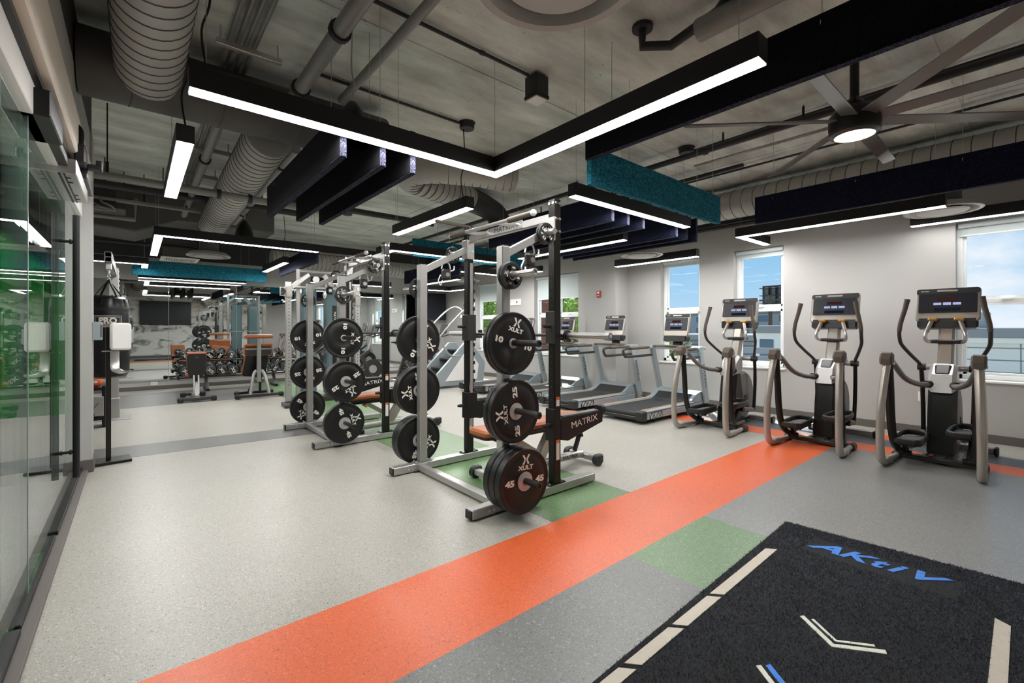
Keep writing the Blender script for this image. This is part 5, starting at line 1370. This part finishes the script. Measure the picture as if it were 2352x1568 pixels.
for y, w in ((0.0, 0.37), (0.55, 0.30)):
    MB().bar((-w, y, 0.05), (w, y, 0.05), 0.065, 0.055, ch=0.008).build('floor_foot', M['iron' if y == 0 else 'black'], t)
    for s in (-1, 1): MB().bx(s*w-0.045, s*w+0.045, y-0.045, y+0.045, 0.0, 0.088, ch=0.018).build('rubber_cap', M['plastic'], t)

# --- functional trainer with two pulley columns and shrouded weight stacks
t = thing('cable_machine', 'silver cable machine with tinted weight towers beyond the second rack', 'cable machine', (2.64, 8.5, 0.0016))
for s in (-1, 1):
    cx_ = s*0.60
    c = MB(); c.bx(cx_-0.045, cx_+0.045, -0.05, 0.03, 0.06, 2.02, ch=0.008); co = c.build('pulley_column', M['silver'], t)
    h = MB()
    for k in range(26): h.cyl((cx_, -0.0515, 0.35+0.06*k), (cx_, -0.0495, 0.35+0.06*k), 0.009, 8)
    h.build('pin_hole', M['ink_black'], co)
    cz = 1.96 if s < 0 else 1.85
    ca = MB(); ca.bx(cx_-0.055, cx_+0.055, -0.065, 0.045, cz-0.10, cz+0.10, ch=0.012); cr = ca.build('pulley_carriage', M['champ'], t)
    MB().tube([(cx_-0.06, -0.07, cz-0.07), (cx_-0.15, -0.11, cz-0.07), (cx_-0.15, -0.11, cz+0.06), (cx_-0.06, -0.07, cz+0.06)], 0.012, 8).build('swivel_frame', M['steel'], cr)
    MB().cyl((cx_-0.105, -0.12, cz), (cx_-0.105, -0.06, cz), 0.042, 18).build('pulley_wheel', M['plastic'], cr)
    MB().sphere((cx_-0.125, -0.10, cz-0.02), 0.022, 10, 6).build('stop_ball', M['amber'], cr)
    MB().prism([(cx_-0.14, -0.36), (cx_+0.14, -0.36), (cx_+0.10, 0.06), (cx_-0.10, 0.06)], 'z', 0.0, 0.055, ch=0.012).build('floor_foot', M['iron'], t)
    MB().bar((cx_, -0.02, 2.0), (s*0.25, 0.05, 2.29), 0.06, 0.07, ch=0.006).build('side_strut', M['silver'], t)
    MB().cyl((cx_, -0.01, 2.03), (cx_, -0.01, 2.13), 0.05, 16).build('top_sheave', M['white'], t)
    w = MB(); w.bx(s*0.22-0.13, s*0.22+0.13, 0.10, 0.36, 0.10, 2.06, ch=0.03)
    wt = w.build('weight_tower', M['tower'], t)
    MB().bx(s*0.22-0.035, s*0.22+0.035, 0.09, 0.104, 0.45, 1.75, ch=0.003).build('stack_slot', M['black'], wt)
    MB().bx(s*0.22-0.14, s*0.22+0.14, 0.09, 0.37, 1.22, 1.25, ch=0.004).build('tower_band', M['silver'], wt)
    text('lettering', 'MATRIX', 0.055, M['ink_white'], wt, (s*0.22, 0.0885, 1.52), (0, 0, -1), (1, 0, 0), stretch=1.2)
    MB().bx(s*0.42-0.03, s*0.42+0.03, 0.06, 0.12, 0.06, 2.38, ch=0.006).build('frame_post', M['silver'], t)
    MB().lathe([(0.0, 0.04), (0.055, 0.042), (0.06, 0.065), (0.0, 0.07)], (s*0.12, 0, 2.21), 'y', 20).build('pulley_wheel', M['white'], t)
MB().cyl((-0.42, 0.09, 2.35), (0.42, 0.09, 2.35), 0.028, 14).build('top_bar', M['silver'], t)
MB().cyl((-0.60, -0.01, 2.05), (0.60, -0.01, 2.05), 0.022, 14).build('lower_bar', M['silver'], t)
MB().bar((0.02, 0.07, 2.30), (0.18, 0.07, 2.10), 0.02, 0.09, ch=0.006).build('pivot_link', M['champ'], t)
MB().bx(-0.48, 0.48, 0.02, 0.42, 0.0, 0.09, ch=0.01).build('base_frame', M['iron'], t)

# ================================================================ punching bag corner
t = thing('bag_stand', 'silver post and long arm that carries the punching bag', 'bag stand', (-0.24, 8.92, 0))
MB().bx(-0.055, 0.055, -0.06, 0.06, 0.12, 2.22, ch=0.006).build('post', M['silver'], t)
MB().bx(-0.07, 0.07, -0.07, 0.07, 0.0, 0.30, ch=0.006).build('post_sleeve', M['silver'], t)
q = MB()
for k in range(14): q.bx(0.055, 0.068, -0.015, 0.015, 1.25+0.07*k, 1.275+0.07*k)
q.build('height_tooth', M['steel'], t)
ar = MB()
for (x0, x1, z0, z1) in ((-0.033, 0.033, 2.10, 2.107), (-0.033, 0.033, 2.215, 2.222), (-0.033, -0.026, 2.10, 2.222), (0.026, 0.033, 2.10, 2.222), (-0.03, 0.03, 2.158, 2.163)):
    ar.bx(x0, x1, -1.85, -0.02, z0, z1)
ar.build('arm', M['silver'], t)
MB().bx(-0.2, 0.2, -0.25, 0.25, 0.0, 0.012, ch=0.003).build('base_plate', M['silver'], t)
MB().bx(-0.028, 0.028, -1.76, -1.68, 2.02, 2.10, ch=0.006).cyl((0, -1.72, 2.03), (0, -1.72, 1.98), 0.014, 10).build('hang_hook', M['chrome'], t)
bag = thing('punching_bag', 'black heavy punching bag with a white PRO badge', 'punching bag', (-0.24, 7.20, 0.73))
b = MB(); b.lathe([(0.0, 0.0), (0.10, 0.006), (0.165, 0.03), (0.19, 0.075), (0.193, 0.30), (0.193, 0.72), (0.190, 0.86), (0.183, 0.90), (0.17, 0.945), (0.13, 0.975), (0.05, 0.985), (0.0, 0.975)], n=48)
bo = b.build('bag_body', M['blackvinyl'], bag)
MB().lathe([(0.1935, 0.80), (0.196, 0.803), (0.196, 0.835), (0.1935, 0.838)], n=48, closed=True).build('seam_band', M['plastic'], bag)
b = MB()
for k in range(10):
    a_ = 2*PI*k/10
    b.tube([(0.185*math.cos(a_), 0.185*math.sin(a_), 0.86), (0.176*math.cos(a_), 0.176*math.sin(a_), 0.925), (0.11*math.cos(a_), 0.11*math.sin(a_), 0.985)], [0.004, 0.011, 0.006], 8, 3)
b.build('gather_fold', M['blackvinyl'], bo)
st_ = MB()
for a_ in (0.5, 2.2, 3.6, 5.3):
    st_.tube([(0.178*math.cos(a_), 0.178*math.sin(a_), 0.90), (0.10*math.cos(a_), 0.10*math.sin(a_), 1.03), (0.0, 0, 1.17)], 0.014, 8, 0, flat=0.25)
st_.build('hang_strap', M['black'], bag)
ch_ = MB()
for k in range(4):
    ch_.lathe([(0.014+0.005*math.cos(u), 0.005*math.sin(u)) for u in [2*PI*i/8 for i in range(8)]], (0, 0, 1.175+0.022*k), 'x' if k % 2 else 'y', 12, closed=True)
ch_.build('hang_chain', M['chrome'], bag)
# badge faces the camera side of the bag (about -y), wrapped on the cylinder
bd = thing_face = None
def on_bag(mb, pts2, R_, ang0, fs, mi=0):
    mb.add([(R_*math.sin(u/R_+ang0), -R_*math.cos(u/R_+ang0), v) for (u, v) in pts2], fs, mi)
def bag_rect(mb, x0, x1, z0, z1, R_, n=10):
    vs = []; fs = []
    for i in range(n+1):
        u = x0+(x1-x0)*i/n; vs += [(u, z0), (u, z1)]
    for i in range(n): fs.append((2*i, 2*i+2, 2*i+3, 2*i+1))
    on_bag(mb, vs, R_, BA, fs)
BA = 0.02
b = MB(); bag_rect(b, -0.155, 0.145, 0.60, 0.755, 0.1942); badge = b.build('badge', M['ink_black'], bag)
b = MB()
for (w, h, th) in ((0.132, 0.066, 0.005), (0.115, 0.050, 0.003)):
    cz = 0.678
    for (x0, x1, z0, z1) in ((-w-0.005, w-0.005, cz+h-th, cz+h), (-w-0.005, w-0.005, cz-h, cz-h+th)): bag_rect(b, x0, x1, z0, z1, 0.1950)
    for (x0, x1) in ((-w-0.005, -w-0.005+th), (w-0.005-th, w-0.005)): bag_rect(b, x0, x1, cz-h, cz+h, 0.1950, 1)
bag_rect(b, -0.09, 0.08, 0.648, 0.652, 0.1950); bag_rect(b, -0.07, 0.06, 0.720, 0.723, 0.1950); bag_rect(b, -0.10, 0.09, 0.636, 0.640, 0.1950)
b.build('badge_border', M['ink_white'], badge)
me = text_mesh('PRO', 0.085, M['ink_white'], extrude=0.0, bold=0.004)
b = MB(); on_bag(b, [(v.co.x*1.0-0.005, v.co.y+0.684) for v in me.vertices], 0.1953, BA, [list(p.vertices) for p in me.polygons])
b.build('lettering', M['ink_white'], badge)

t = thing('weight_tree', 'low black storage rack with round weights partly behind the punching bag', 'storage rack', (-0.52, 8.3, 0))
MB().bx(-0.2, 0.2, -0.16, 0.16, 0.10, 0.14, ch=0.006).bx(-0.2, 0.2, -0.16, 0.16, 0.50, 0.54, ch=0.006).build('shelf', M['black'], t)
MB().bx(-0.22, 0.20, -0.18, -0.165, 0.16, 0.42, ch=0.004).build('front_panel', M['silver'], t)
q = MB()
for k in range(3): q.bar((-0.05+0.06*k, -0.183, 0.22), (0.03+0.06*k, -0.183, 0.34), 0.012, 0.006)
q.build('panel_stripe', M['ink_black'], t)
for s in (-1, 1): MB().bx(s*0.2-0.02, s*0.2+0.02, -0.16, 0.16, 0.0, 0.56, ch=0.005).build('leg', M['black'], t)
o = MB().sphere((0, 0, 0), 0.075, 20, 14).build('medicine_ball', pm('orange_ball_rubber', (206, 92, 44), 0.55, 0, 0.1, 30, 0.05, 200), None, (-0.40, 8.22, 0.616))
tag(o, 'small orange medicine ball on the low rack behind the punching bag', 'ball', 'balls on the low rack')
MB().lathe([(0.0, -0.0755), (0.02, -0.0735), (0.02, -0.0725)], ax='y', n=16).build('valve_badge', M['ink_white'], o)
o = MB().sphere((0, 0, 0), 0.085, 20, 14).build('medicine_ball', M['rubber'], None, (-0.60, 8.26, 0.626)); tag(o, 'black medicine ball beside the orange one on the low rack', 'ball', 'balls on the low rack')
MB().lathe([(0.0, -0.0857), (0.02, -0.0835), (0.02, -0.0825)], ax='y', n=16).build('valve_badge', M['ink_white'], o)
o = MB().lathe([(0.0, 0.0), (0.10, 0.004), (0.15, 0.03), (0.15, 0.06), (0.10, 0.09), (0.0, 0.094)], n=28).build('slam_bag', M['plastic'], None, (-0.50, 8.24, 0.14)); tag(o, 'flat black weight bag on the lower shelf of the low rack', 'weight bag')
MB().tube([(-0.05, 0, 0.088), (-0.04, 0, 0.12), (0.04, 0, 0.12), (0.05, 0, 0.088)], 0.008, 8, 3).build('carry_strap', M['black'], o)

# ================================================================ sanitizer stand and small wall items
t = thing('sanitizer_stand', 'floor stand with a white hand sanitizer dispenser', 'sanitizer stand', (-0.20, 5.97, 0.0), 0.1)
MB().bx(-0.17, 0.17, -0.10, 0.13, 0.0, 0.03, ch=0.004).build('base_plate', M['upright'], t)
MB().bx(-0.02, 0.02, 0.0, 0.025, 0.03, 1.34, ch=0.004).build('pole', M['upright'], t)
MB().prism(rrect(0.16, 0.27, 0.03, 4, 0.085, 1.245), 'y', -0.11, -0.005, ch=0.018).build('dispenser', M['white'], t)
MB().prism(rrect(0.02, 0.14, 0.008, 3, 0.172, 1.25), 'y', -0.09, -0.03, ch=0.004).build('level_window', M['bluegrey'], t)
MB().tube([(0.045, -0.02, 1.10), (0.045, -0.03, 0.98), (0.05, -0.06, 0.92), (0.09, -0.13, 0.895), (0.15, -0.16, 0.905)], 0.035, 12, 4, flat=0.1, up=(0, 1, 0)).build('drip_tray', M['steel'], t)
MB().bx(-0.05, 0.03, -0.005, 0.0, 1.095, 1.105).build('pole_bracket', M['steel'], t)
def wallbox(label, cat, name, loc, d, m, face=None):
    t = thing(name, label, cat, loc)
    MB().box((0, 0, 0), d, ch=0.005).build('cover', M[m], t)
    return t
t = wallbox('clear plastic cover box on the end of the glass wall pier', 'wall box', 'thermostat', (-0.27, 5.76, 1.30), (0.07, 0.12, 0.17), 'bluegrey')
MB().bx(0.02, 0.0365, -0.063, 0.04, -0.06, 0.06, ch=0.004).build('dial_face', M['plastic_grey'], t)
t = wallbox('red fire alarm strobe on the wall pier', 'fire alarm', 'fire_alarm', (7.185, 5.88, 2.02), (0.03, 0.10, 0.135), 'red')
MB().bx(-0.022, -0.012, -0.025, 0.025, 0.01, 0.05, ch=0.003).build('strobe_lens', M['label_white'], t)
text('lettering', 'FIRE', 0.03, M['ink_white'], t, (-0.0156, 0, -0.03), (0, -1, 0), (0, 0, 1))
t = wallbox('white control panel on the wall between the far windows', 'control panel', 'control_panel', (7.588, 8.95, 2.01), (0.03, 0.42, 0.16), 'white')
MB().cyl((-0.016, -0.07, 0.0), (-0.022, -0.07, 0.0), 0.03, 16).build('round_dial', M['plastic_grey'], t)
def outlet(label, loc, ax):
    d = (0.012, 0.075, 0.12) if ax == 'x' else (0.12, 0.012, 0.075)
    t = wallbox(label, 'outlet', 'wall_outlet', loc, d, 'white')
    q = MB()
    for k in (-0.025, 0.025):
        for e in (-0.008, 0.008):
            if ax == 'x': q.bx(-0.0072, -0.006, e-0.002, e+0.002, k-0.008, k+0.008)
            else: q.bx(k-0.008, k+0.008, -0.0072, -0.006, e-0.002, e+0.002)
    q.build('socket_slot', M['ink_black'], t)
outlet('white wall outlet between the middle and lone ellipticals', (7.594, 1.06, 0.47), 'x')
outlet('white wall outlet behind the second treadmill', (7.594, 5.22, 0.33), 'x')
outlet('white outlet low under the mirror by the punching bag', (0.32, 12.494, 0.135), 'y')

def tv(label, loc, rz, w, h):
    t = thing('television', label, 'television', loc, rz, 'wall televisions')
    b = MB(); b.prism(rrect(w, h, 0.01, 2), 'y', 0.0, 0.045, ch=0.006); s_ = b.build('tv_case', M['black'], t)
    MB().prism(rrect(w-0.02, h-0.024, 0.004, 1), 'y', -0.002, 0.001).build('screen', M['screen'], t)
    MB().bx(-0.2, 0.2, 0.045, 0.09, -0.15, 0.15, ch=0.006).build('wall_bracket', M['iron'], t)
    return t
tv('black wall television in the far corner beyond the racks', (6.95, 12.18, 2.0), 0.0, 1.05, 0.82)
MB().bx(-0.06, 0.06, 0.09, 0.31, -0.06, 0.06, ch=0.006).build('bracket_arm', M['iron'], [o for o in COL.objects if o.name.startswith('television')][0])
tv('black television on the mural wall shown only in the mirrors', (1.1, YF+0.104, 2.05), PI, 1.9, 1.08)

# ================================================================ turf mat
mt = pm('turf_fibre', (16, 18, 24), 0.8, 0, 0.7, 7, 0.5, 500)  # strong noise paints the turf's patchy sheen into its colour
mat_o = thing('turf_mat', 'black turf exercise mat with blue lettering and white marks', 'mat', (0, 0, 0.0016))
P = [(3.39, 1.165), (-0.05, 1.05), (0.02, -0.02), (3.50, 0.065)]
MB().prism(P, 'z', 0.0, 0.012, ch=0.003).build('turf_base', mt, mat_o)
def quad_pt(u, v):
    a = Vector(P[0]).lerp(Vector(P[1]), u); b_ = Vector(P[3]).lerp(Vector(P[2]), u)
    return a.lerp(b_, v)
mk_b = pm('turf_mark_beige', (203, 194, 180), 0.8, 0, 0.08, 40, 0.2, 300)
mk_w = pm('turf_mark_white', (226, 226, 214), 0.8, 0, 0.06, 40, 0.2, 300)
mk_u = pm('turf_letter_blue', (78, 140, 232), 0.8, 0, 0.12, 60, 0.3, 400)
ZM = 0.012
def mark(name, pts, m, z=ZM):
    MB().prism(pts, 'z', z, z+0.0035).build(name, m, mat_o)
# printed marks (positions on the mat in room metres)
POLYS = []
for (a, b_) in ((2.22, 2.92), (1.865, 2.19), (1.51, 1.835), (1.14, 1.475), (0.80, 1.11), (0.44, 0.77)):
    pts = [(a, 1.0+0.016*a), (b_, 1.0+0.016*b_), (b_-0.045, 1.05+0.016*b_), (a-0.045, 1.05+0.016*a)]
    POLYS.append(('edge_dash', pts, mk_b))
POLYS.append(('edge_bar', [(1.2, 0.075), (2.95, 0.12), (2.98, 0.17), (1.2, 0.125)], mk_b))
def chevron(x, m, w, k=1.0, name='chevron'):
    return [(name, [(x-w, 0.583), (x, 0.583), (x+0.115*k, 0.583+0.145*k), (x+0.115*k-w*0.7, 0.583+0.155*k)], m),
            (name, [(x, 0.583), (x-w, 0.583), (x+0.115*k-w*0.8, 0.583-0.155*k), (x+0.118*k, 0.583-0.145*k)], m)]
POLYS += chevron(2.222, mk_w, 0.026) + chevron(2.258, mk_w, 0.014, 0.74)
POLYS += chevron(1.75, mk_w, 0.026) + chevron(1.80, mk_u, 0.03, 0.85)
POLYS += chevron(1.28, mk_w, 0.026) + chevron(1.316, mk_w, 0.014, 0.74)
for nm, pts, m in POLYS: mark(nm, pts, m)
b = MB(); tc0 = Vector((3.085, 0.925, ZM+0.002)); tx_ = Vector((0.05, -0.995, 0)).normalized(); ty_ = Vector((0.995, 0.05, 0)).normalized()
for ch_, u_, st_x in (('A', 0.055, 1.25), ('K', 0.185, 1.15), ('t', 0.292, 1.0), ('i', 0.365, 1.1), ('V', 0.47, 1.25)):
    text_into(b, ch_, 0.165, tuple(tc0+tx_*u_+ty_*0.075), tx_, ty_, 0, stretch=st_x, extrude=0.0015, bold=0.005, shear=0.42)
b.build('lettering', mk_u, mat_o)
b = MB(); vs = []; fs = []
def inside(x, y):
    if 3.04 < x < 3.27 and 0.30 < y < 0.96 and RN.random() < 0.93: return True
    for nm, pts, m in POLYS:
        c = False; n = len(pts)
        for i in range(n):
            (x0, y0), (x1, y1) = pts[i], pts[(i+1) % n]
            if (y0 > y) != (y1 > y) and x < (x1-x0)*(y-y0)/(y1-y0)+x0: c = not c
        if c: return True
    return False
for i in range(60000):
    u = RN.random()**1.25; v = RN.random()
    p = quad_pt(u*0.70, v)
    if inside(p.x, p.y): continue
    a_ = RN.random()*2*PI; h = RN.uniform(0.004, 0.011); w = 0.0016
    dx, dy = w*math.cos(a_), w*math.sin(a_); lx, ly = RN.uniform(-0.009, 0.009), RN.uniform(-0.009, 0.009)
    n = len(vs); vs += [(p.x-dx, p.y-dy, ZM-0.001), (p.x+dx, p.y+dy, ZM-0.001), (p.x+lx, p.y+ly, ZM+h)]; fs.append((n, n+1, n+2))
me = bpy.data.meshes.new('turf_pile'); me.from_pydata(vs, [], fs); me.materials.append(pm('turf_blade', (50, 55, 70), 0.5, 0, 0.85, 7)); me.update()  # blade tone varied to stand in for bluish highlight patches
o = bpy.data.objects.new('turf_pile', me); COL.objects.link(o); o.parent = mat_o; o['kind'] = 'stuff'
# ================================================================ outside the windows
M['asphalt'] = pm('lot_paving', (150, 150, 146), 0.9, 0, 0.15, 0.6)
M['precast'] = pm('precast_concrete', (226, 229, 224), 0.85, 0, 0.08, 0.8)
M['precast_dark'] = pm('grey_cladding', (150, 157, 163), 0.85, 0, 0.06, 0.5)
M['brick_wall'] = pm('brick_red', (122, 74, 62), 0.85, 0, 0.25, 20)
M['mortar'] = pm('mortar', (186, 178, 168), 0.9, 0, 0.06, 20)
M['roofing'] = pm('flat_roofing', (136, 141, 144), 0.85, 0, 0.1, 1)
M['leaf'] = pm('spring_leaf', (150, 182, 92), 0.7, 0, 0.4, 5)
M['bark'] = pm('bark_brown', (84, 74, 64), 0.9, 0, 0.2, 8)
M['glassy'] = pm('far_window_glass', (92, 112, 130), 0.15, 0.1, 0.1, 1)
struct(MB().bx(7.9, 140, -60, 120, -0.9, -0.6).build('ground', M['asphalt']))
# parking deck with precast panels opposite the big window
t = thing('parking_deck', 'low concrete parking deck with banded panels outside the big window', 'building', (19.5, 0, -0.6))
for k in range(9):
    y = -9.0+2.4*k
    if y > 3.2: break
    for (z0, z1) in ((0.05, 0.62), (0.65, 0.98), (1.01, 1.34), (1.37, 1.65)):
        MB().bx(0, 0.25, y+0.012, y+2.388, z0, z1, ch=0.015).build('precast_panel', M['precast'], t)
MB().bx(0.05, 9.0, -9.0, 5.4, 0.0, 1.66).build('deck_core', M['precast_dark'], t)
MB().bx(-0.25, 9.2, -9.2, 5.6, 1.66, 1.95, ch=0.02).build('deck_cornice', M['roofing'], t)
MB().bx(-0.2, 0.0, -9.1, 5.5, 1.50, 1.66, ch=0.01).build('deck_ledge', M['precast'], t)
MB().bx(3.0, 3.4, 1.4, 1.8, 1.95, 2.5, ch=0.02).build('roof_vent', M['precast_dark'], t)
MB().cyl((5.5, 0.2, 1.95), (5.5, 0.2, 5.2), 0.03, 8).build('mast', M['pipe_dark'], t)
# grey block and annex seen through the narrow windows
def block(label, x, y0, y1, d, h, m, floors, bays, z0=-0.6):
    t = thing('office_block', label, 'building', (x, (y0+y1)/2, z0), 0, 'buildings outside the windows')
    w = (y1-y0)
    MB().bx(0, d, -w/2, w/2, 0, h, ch=0.05).build('wall', M[m], t)
    MB().bx(-0.15, d+0.15, -w/2-0.15, w/2+0.15, h, h+0.35, ch=0.05).build('roof_edge', M['roofing'], t)
    fh = h/floors; bw = w/bays
    for f in range(floors):
        for k in range(bays):
            MB().bx(-0.04, 0.05, -w/2+bw*(k+0.18), -w/2+bw*(k+0.82), fh*(f+0.32), fh*(f+0.80), ch=0.02).build('window', M['glassy'], t)
    return t
block('long grey office block with strips of windows across the lot', 42, 13.4, 30, 10, 3.3, 'precast_dark', 3, 9)
block('pale low annex with a flat roof below the billboard', 24, 7.6, 9.6, 5, 1.75, 'precast', 1, 2)
block('dark flat roofed shed beside the pale annex', 26, 9.8, 16, 6, 1.25, 'roofing', 1, 4)
block('pale warehouse far beyond the grey office block', 70, 30, 62, 12, 4.5, 'precast', 2, 10)
block('brick apartment block seen behind the spring trees', 34, 36, 50, 10, 7.0, 'brick_wall', 3, 6)
t = thing('billboard', 'dark billboard on a steel lattice outside the second window', 'billboard', (40, 14.4, -0.6))
MB().bx(0, 0.4, -1.1, 1.1, 3.9, 5.5, ch=0.03).build('panel', M['iron'], t)
for k in range(4):
    MB().bx(-0.2, 0.05, -1.0+0.52*k, -0.72+0.52*k, 4.0, 5.3, ch=0.02).build('lattice_bay', M['plastic_grey'], t)
for y in (-0.6, 0.6): MB().cyl((0.4, y, 0), (0.4, y, 4.2), 0.12, 8).build('leg', M['iron'], t)
for k in range(3):
    MB().bx(-0.6, 0.0, -1.1, 1.1, 4.0+0.6*k, 4.05+0.6*k).build('catwalk', M['iron'], t)
def pole(label, x, y, h):
    t = thing('utility_pole', label, 'utility pole', (x, y, -0.6), 0, 'utility poles across the lot')
    MB().cyl((0, 0, 0), (0, 0, h), 0.13, 10, r2=0.09).build('mast', M['bark'], t)
    for z in (h-0.4, h-1.1):
        MB().bx(-0.05, 0.05, -1.0, 1.0, z, z+0.12).build('crossarm', M['bark'], t)
    for k in range(3): pass
pole('utility pole seen through the window behind the closest treadmill', 34, 21.9, 5.2)
pole('utility pole in front of the grey office block', 33, 12.3, 4.2)
pole('utility pole seen past the wall pier', 36, 30, 6.0)
def fence(label, x, y0, y1, h):
    t = thing('board_fence', label, 'fence', (x, y0, -0.6))
    n = int((y1-y0)/1.2)
    for k in range(n+1): MB().bx(-0.05, 0.05, 1.2*k-0.05, 1.2*k+0.05, 0, h).build('post', M['precast_dark'], t)
    for k in range(4): MB().bx(-0.03, -0.005, 0, 1.2*n, 0.15+k*h/4.2, 0.10+(k+0.9)*h/4.2, ch=0.005).build('rail_board', M['precast_dark'], t)
fence('grey board fence across the lot beyond the narrow windows', 17, 3.8, 18, 1.25)
def tree(label, x, y, h, r, seed, dense):
    t = thing('spring_tree', label, 'tree', (x, y, -0.6), 0, 'trees outside the windows')
    rn = random.Random(seed)
    b = MB(); b.tube([(0, 0, 0), (0.05, 0.03, h*0.35), (0, 0.06, h*0.7)], [0.16, 0.12, 0.05], 8, 3)
    for k in range(12):
        a_ = rn.uniform(0, 2*PI); z0 = h*rn.uniform(0.25, 0.6); L_ = r*rn.uniform(0.6, 1.0)
        b.tube([(0.02, 0.03, z0), (L_*0.5*math.cos(a_), L_*0.5*math.sin(a_), z0+h*0.18), (L_*math.cos(a_), L_*math.sin(a_), z0+h*0.34)], [0.05, 0.03, 0.012], 6, 3)
    b.build('trunk', M['bark'], t)
    vs = []; fs = []
    for k in range(dense):
        a_ = rn.uniform(0, 2*PI); q = rn.uniform(-1, 1); rr = rn.random()**0.4
        c = Vector((r*rr*math.sqrt(1-q*q)*math.cos(a_), r*rr*math.sqrt(1-q*q)*math.sin(a_), h*0.64+h*0.36*rr*q))
        u = Vector((rn.uniform(-1, 1), rn.uniform(-1, 1), rn.uniform(-1, 1))).normalized()*0.09
        w = Vector((rn.uniform(-1, 1), rn.uniform(-1, 1), rn.uniform(-1, 1))).normalized()*0.055
        n = len(vs); vs += [tuple(c-u), tuple(c+w), tuple(c+u), tuple(c-w)]; fs.append((n, n+1, n+2, n+3))
    me = bpy.data.meshes.new('crown'); me.from_pydata(vs, [], fs); me.materials.append(M['leaf']); me.update()
    o = bpy.data.objects.new('crown', me); COL.objects.link(o); o.parent = t; o['kind'] = 'stuff'
tree('bright green tree close outside the double window', 13.5, 13.6, 3.6, 1.5, 3, 5000)
tree('bright green tree outside the far window', 12.5, 17.6, 4.6, 1.6, 4, 5000)
tree('thin leafed tree right of the brick pier outside', 16.0, 12.4, 3.0, 1.2, 5, 2600)
tree('bare brown tree below the window beside the closest treadmill', 15.0, 9.3, 2.1, 1.0, 6, 700)
# brick pier of this building beyond the far windows: bricks are separate pieces
t = thing('brick_pier', 'red brick pier of the building just outside the double window', 'brick pier', (9.3, 9.75, -0.6))
MB().bx(0.02, 0.58, 0.02, 0.58, 0, 5.6).build('mortar_core', M['mortar'], t)
bm_ = MB().bx(-0.105, 0.105, -0.05, 0.05, -0.032, 0.032, ch=0.004).mesh('brick', M['brick_wall'], 0)
for k in range(74):
    z = 0.04+0.075*k
    for j in range(3):
        off = 0.0 if k % 2 else 0.05
        for (px_, py_, rz_) in ((0.04, 0.11+0.19*j, PI/2), (0.11+0.19*j, 0.04, 0.0)):
            if len([0]) and k*6 > 440: continue
            o = bpy.data.objects.new('brick', bm_); COL.objects.link(o); o.parent = t
            o.location = (px_+RN.uniform(-0.002, 0.002), py_, z); o.rotation_euler = (0, 0, rz_)
            o.scale = (0.86, 1, 1)
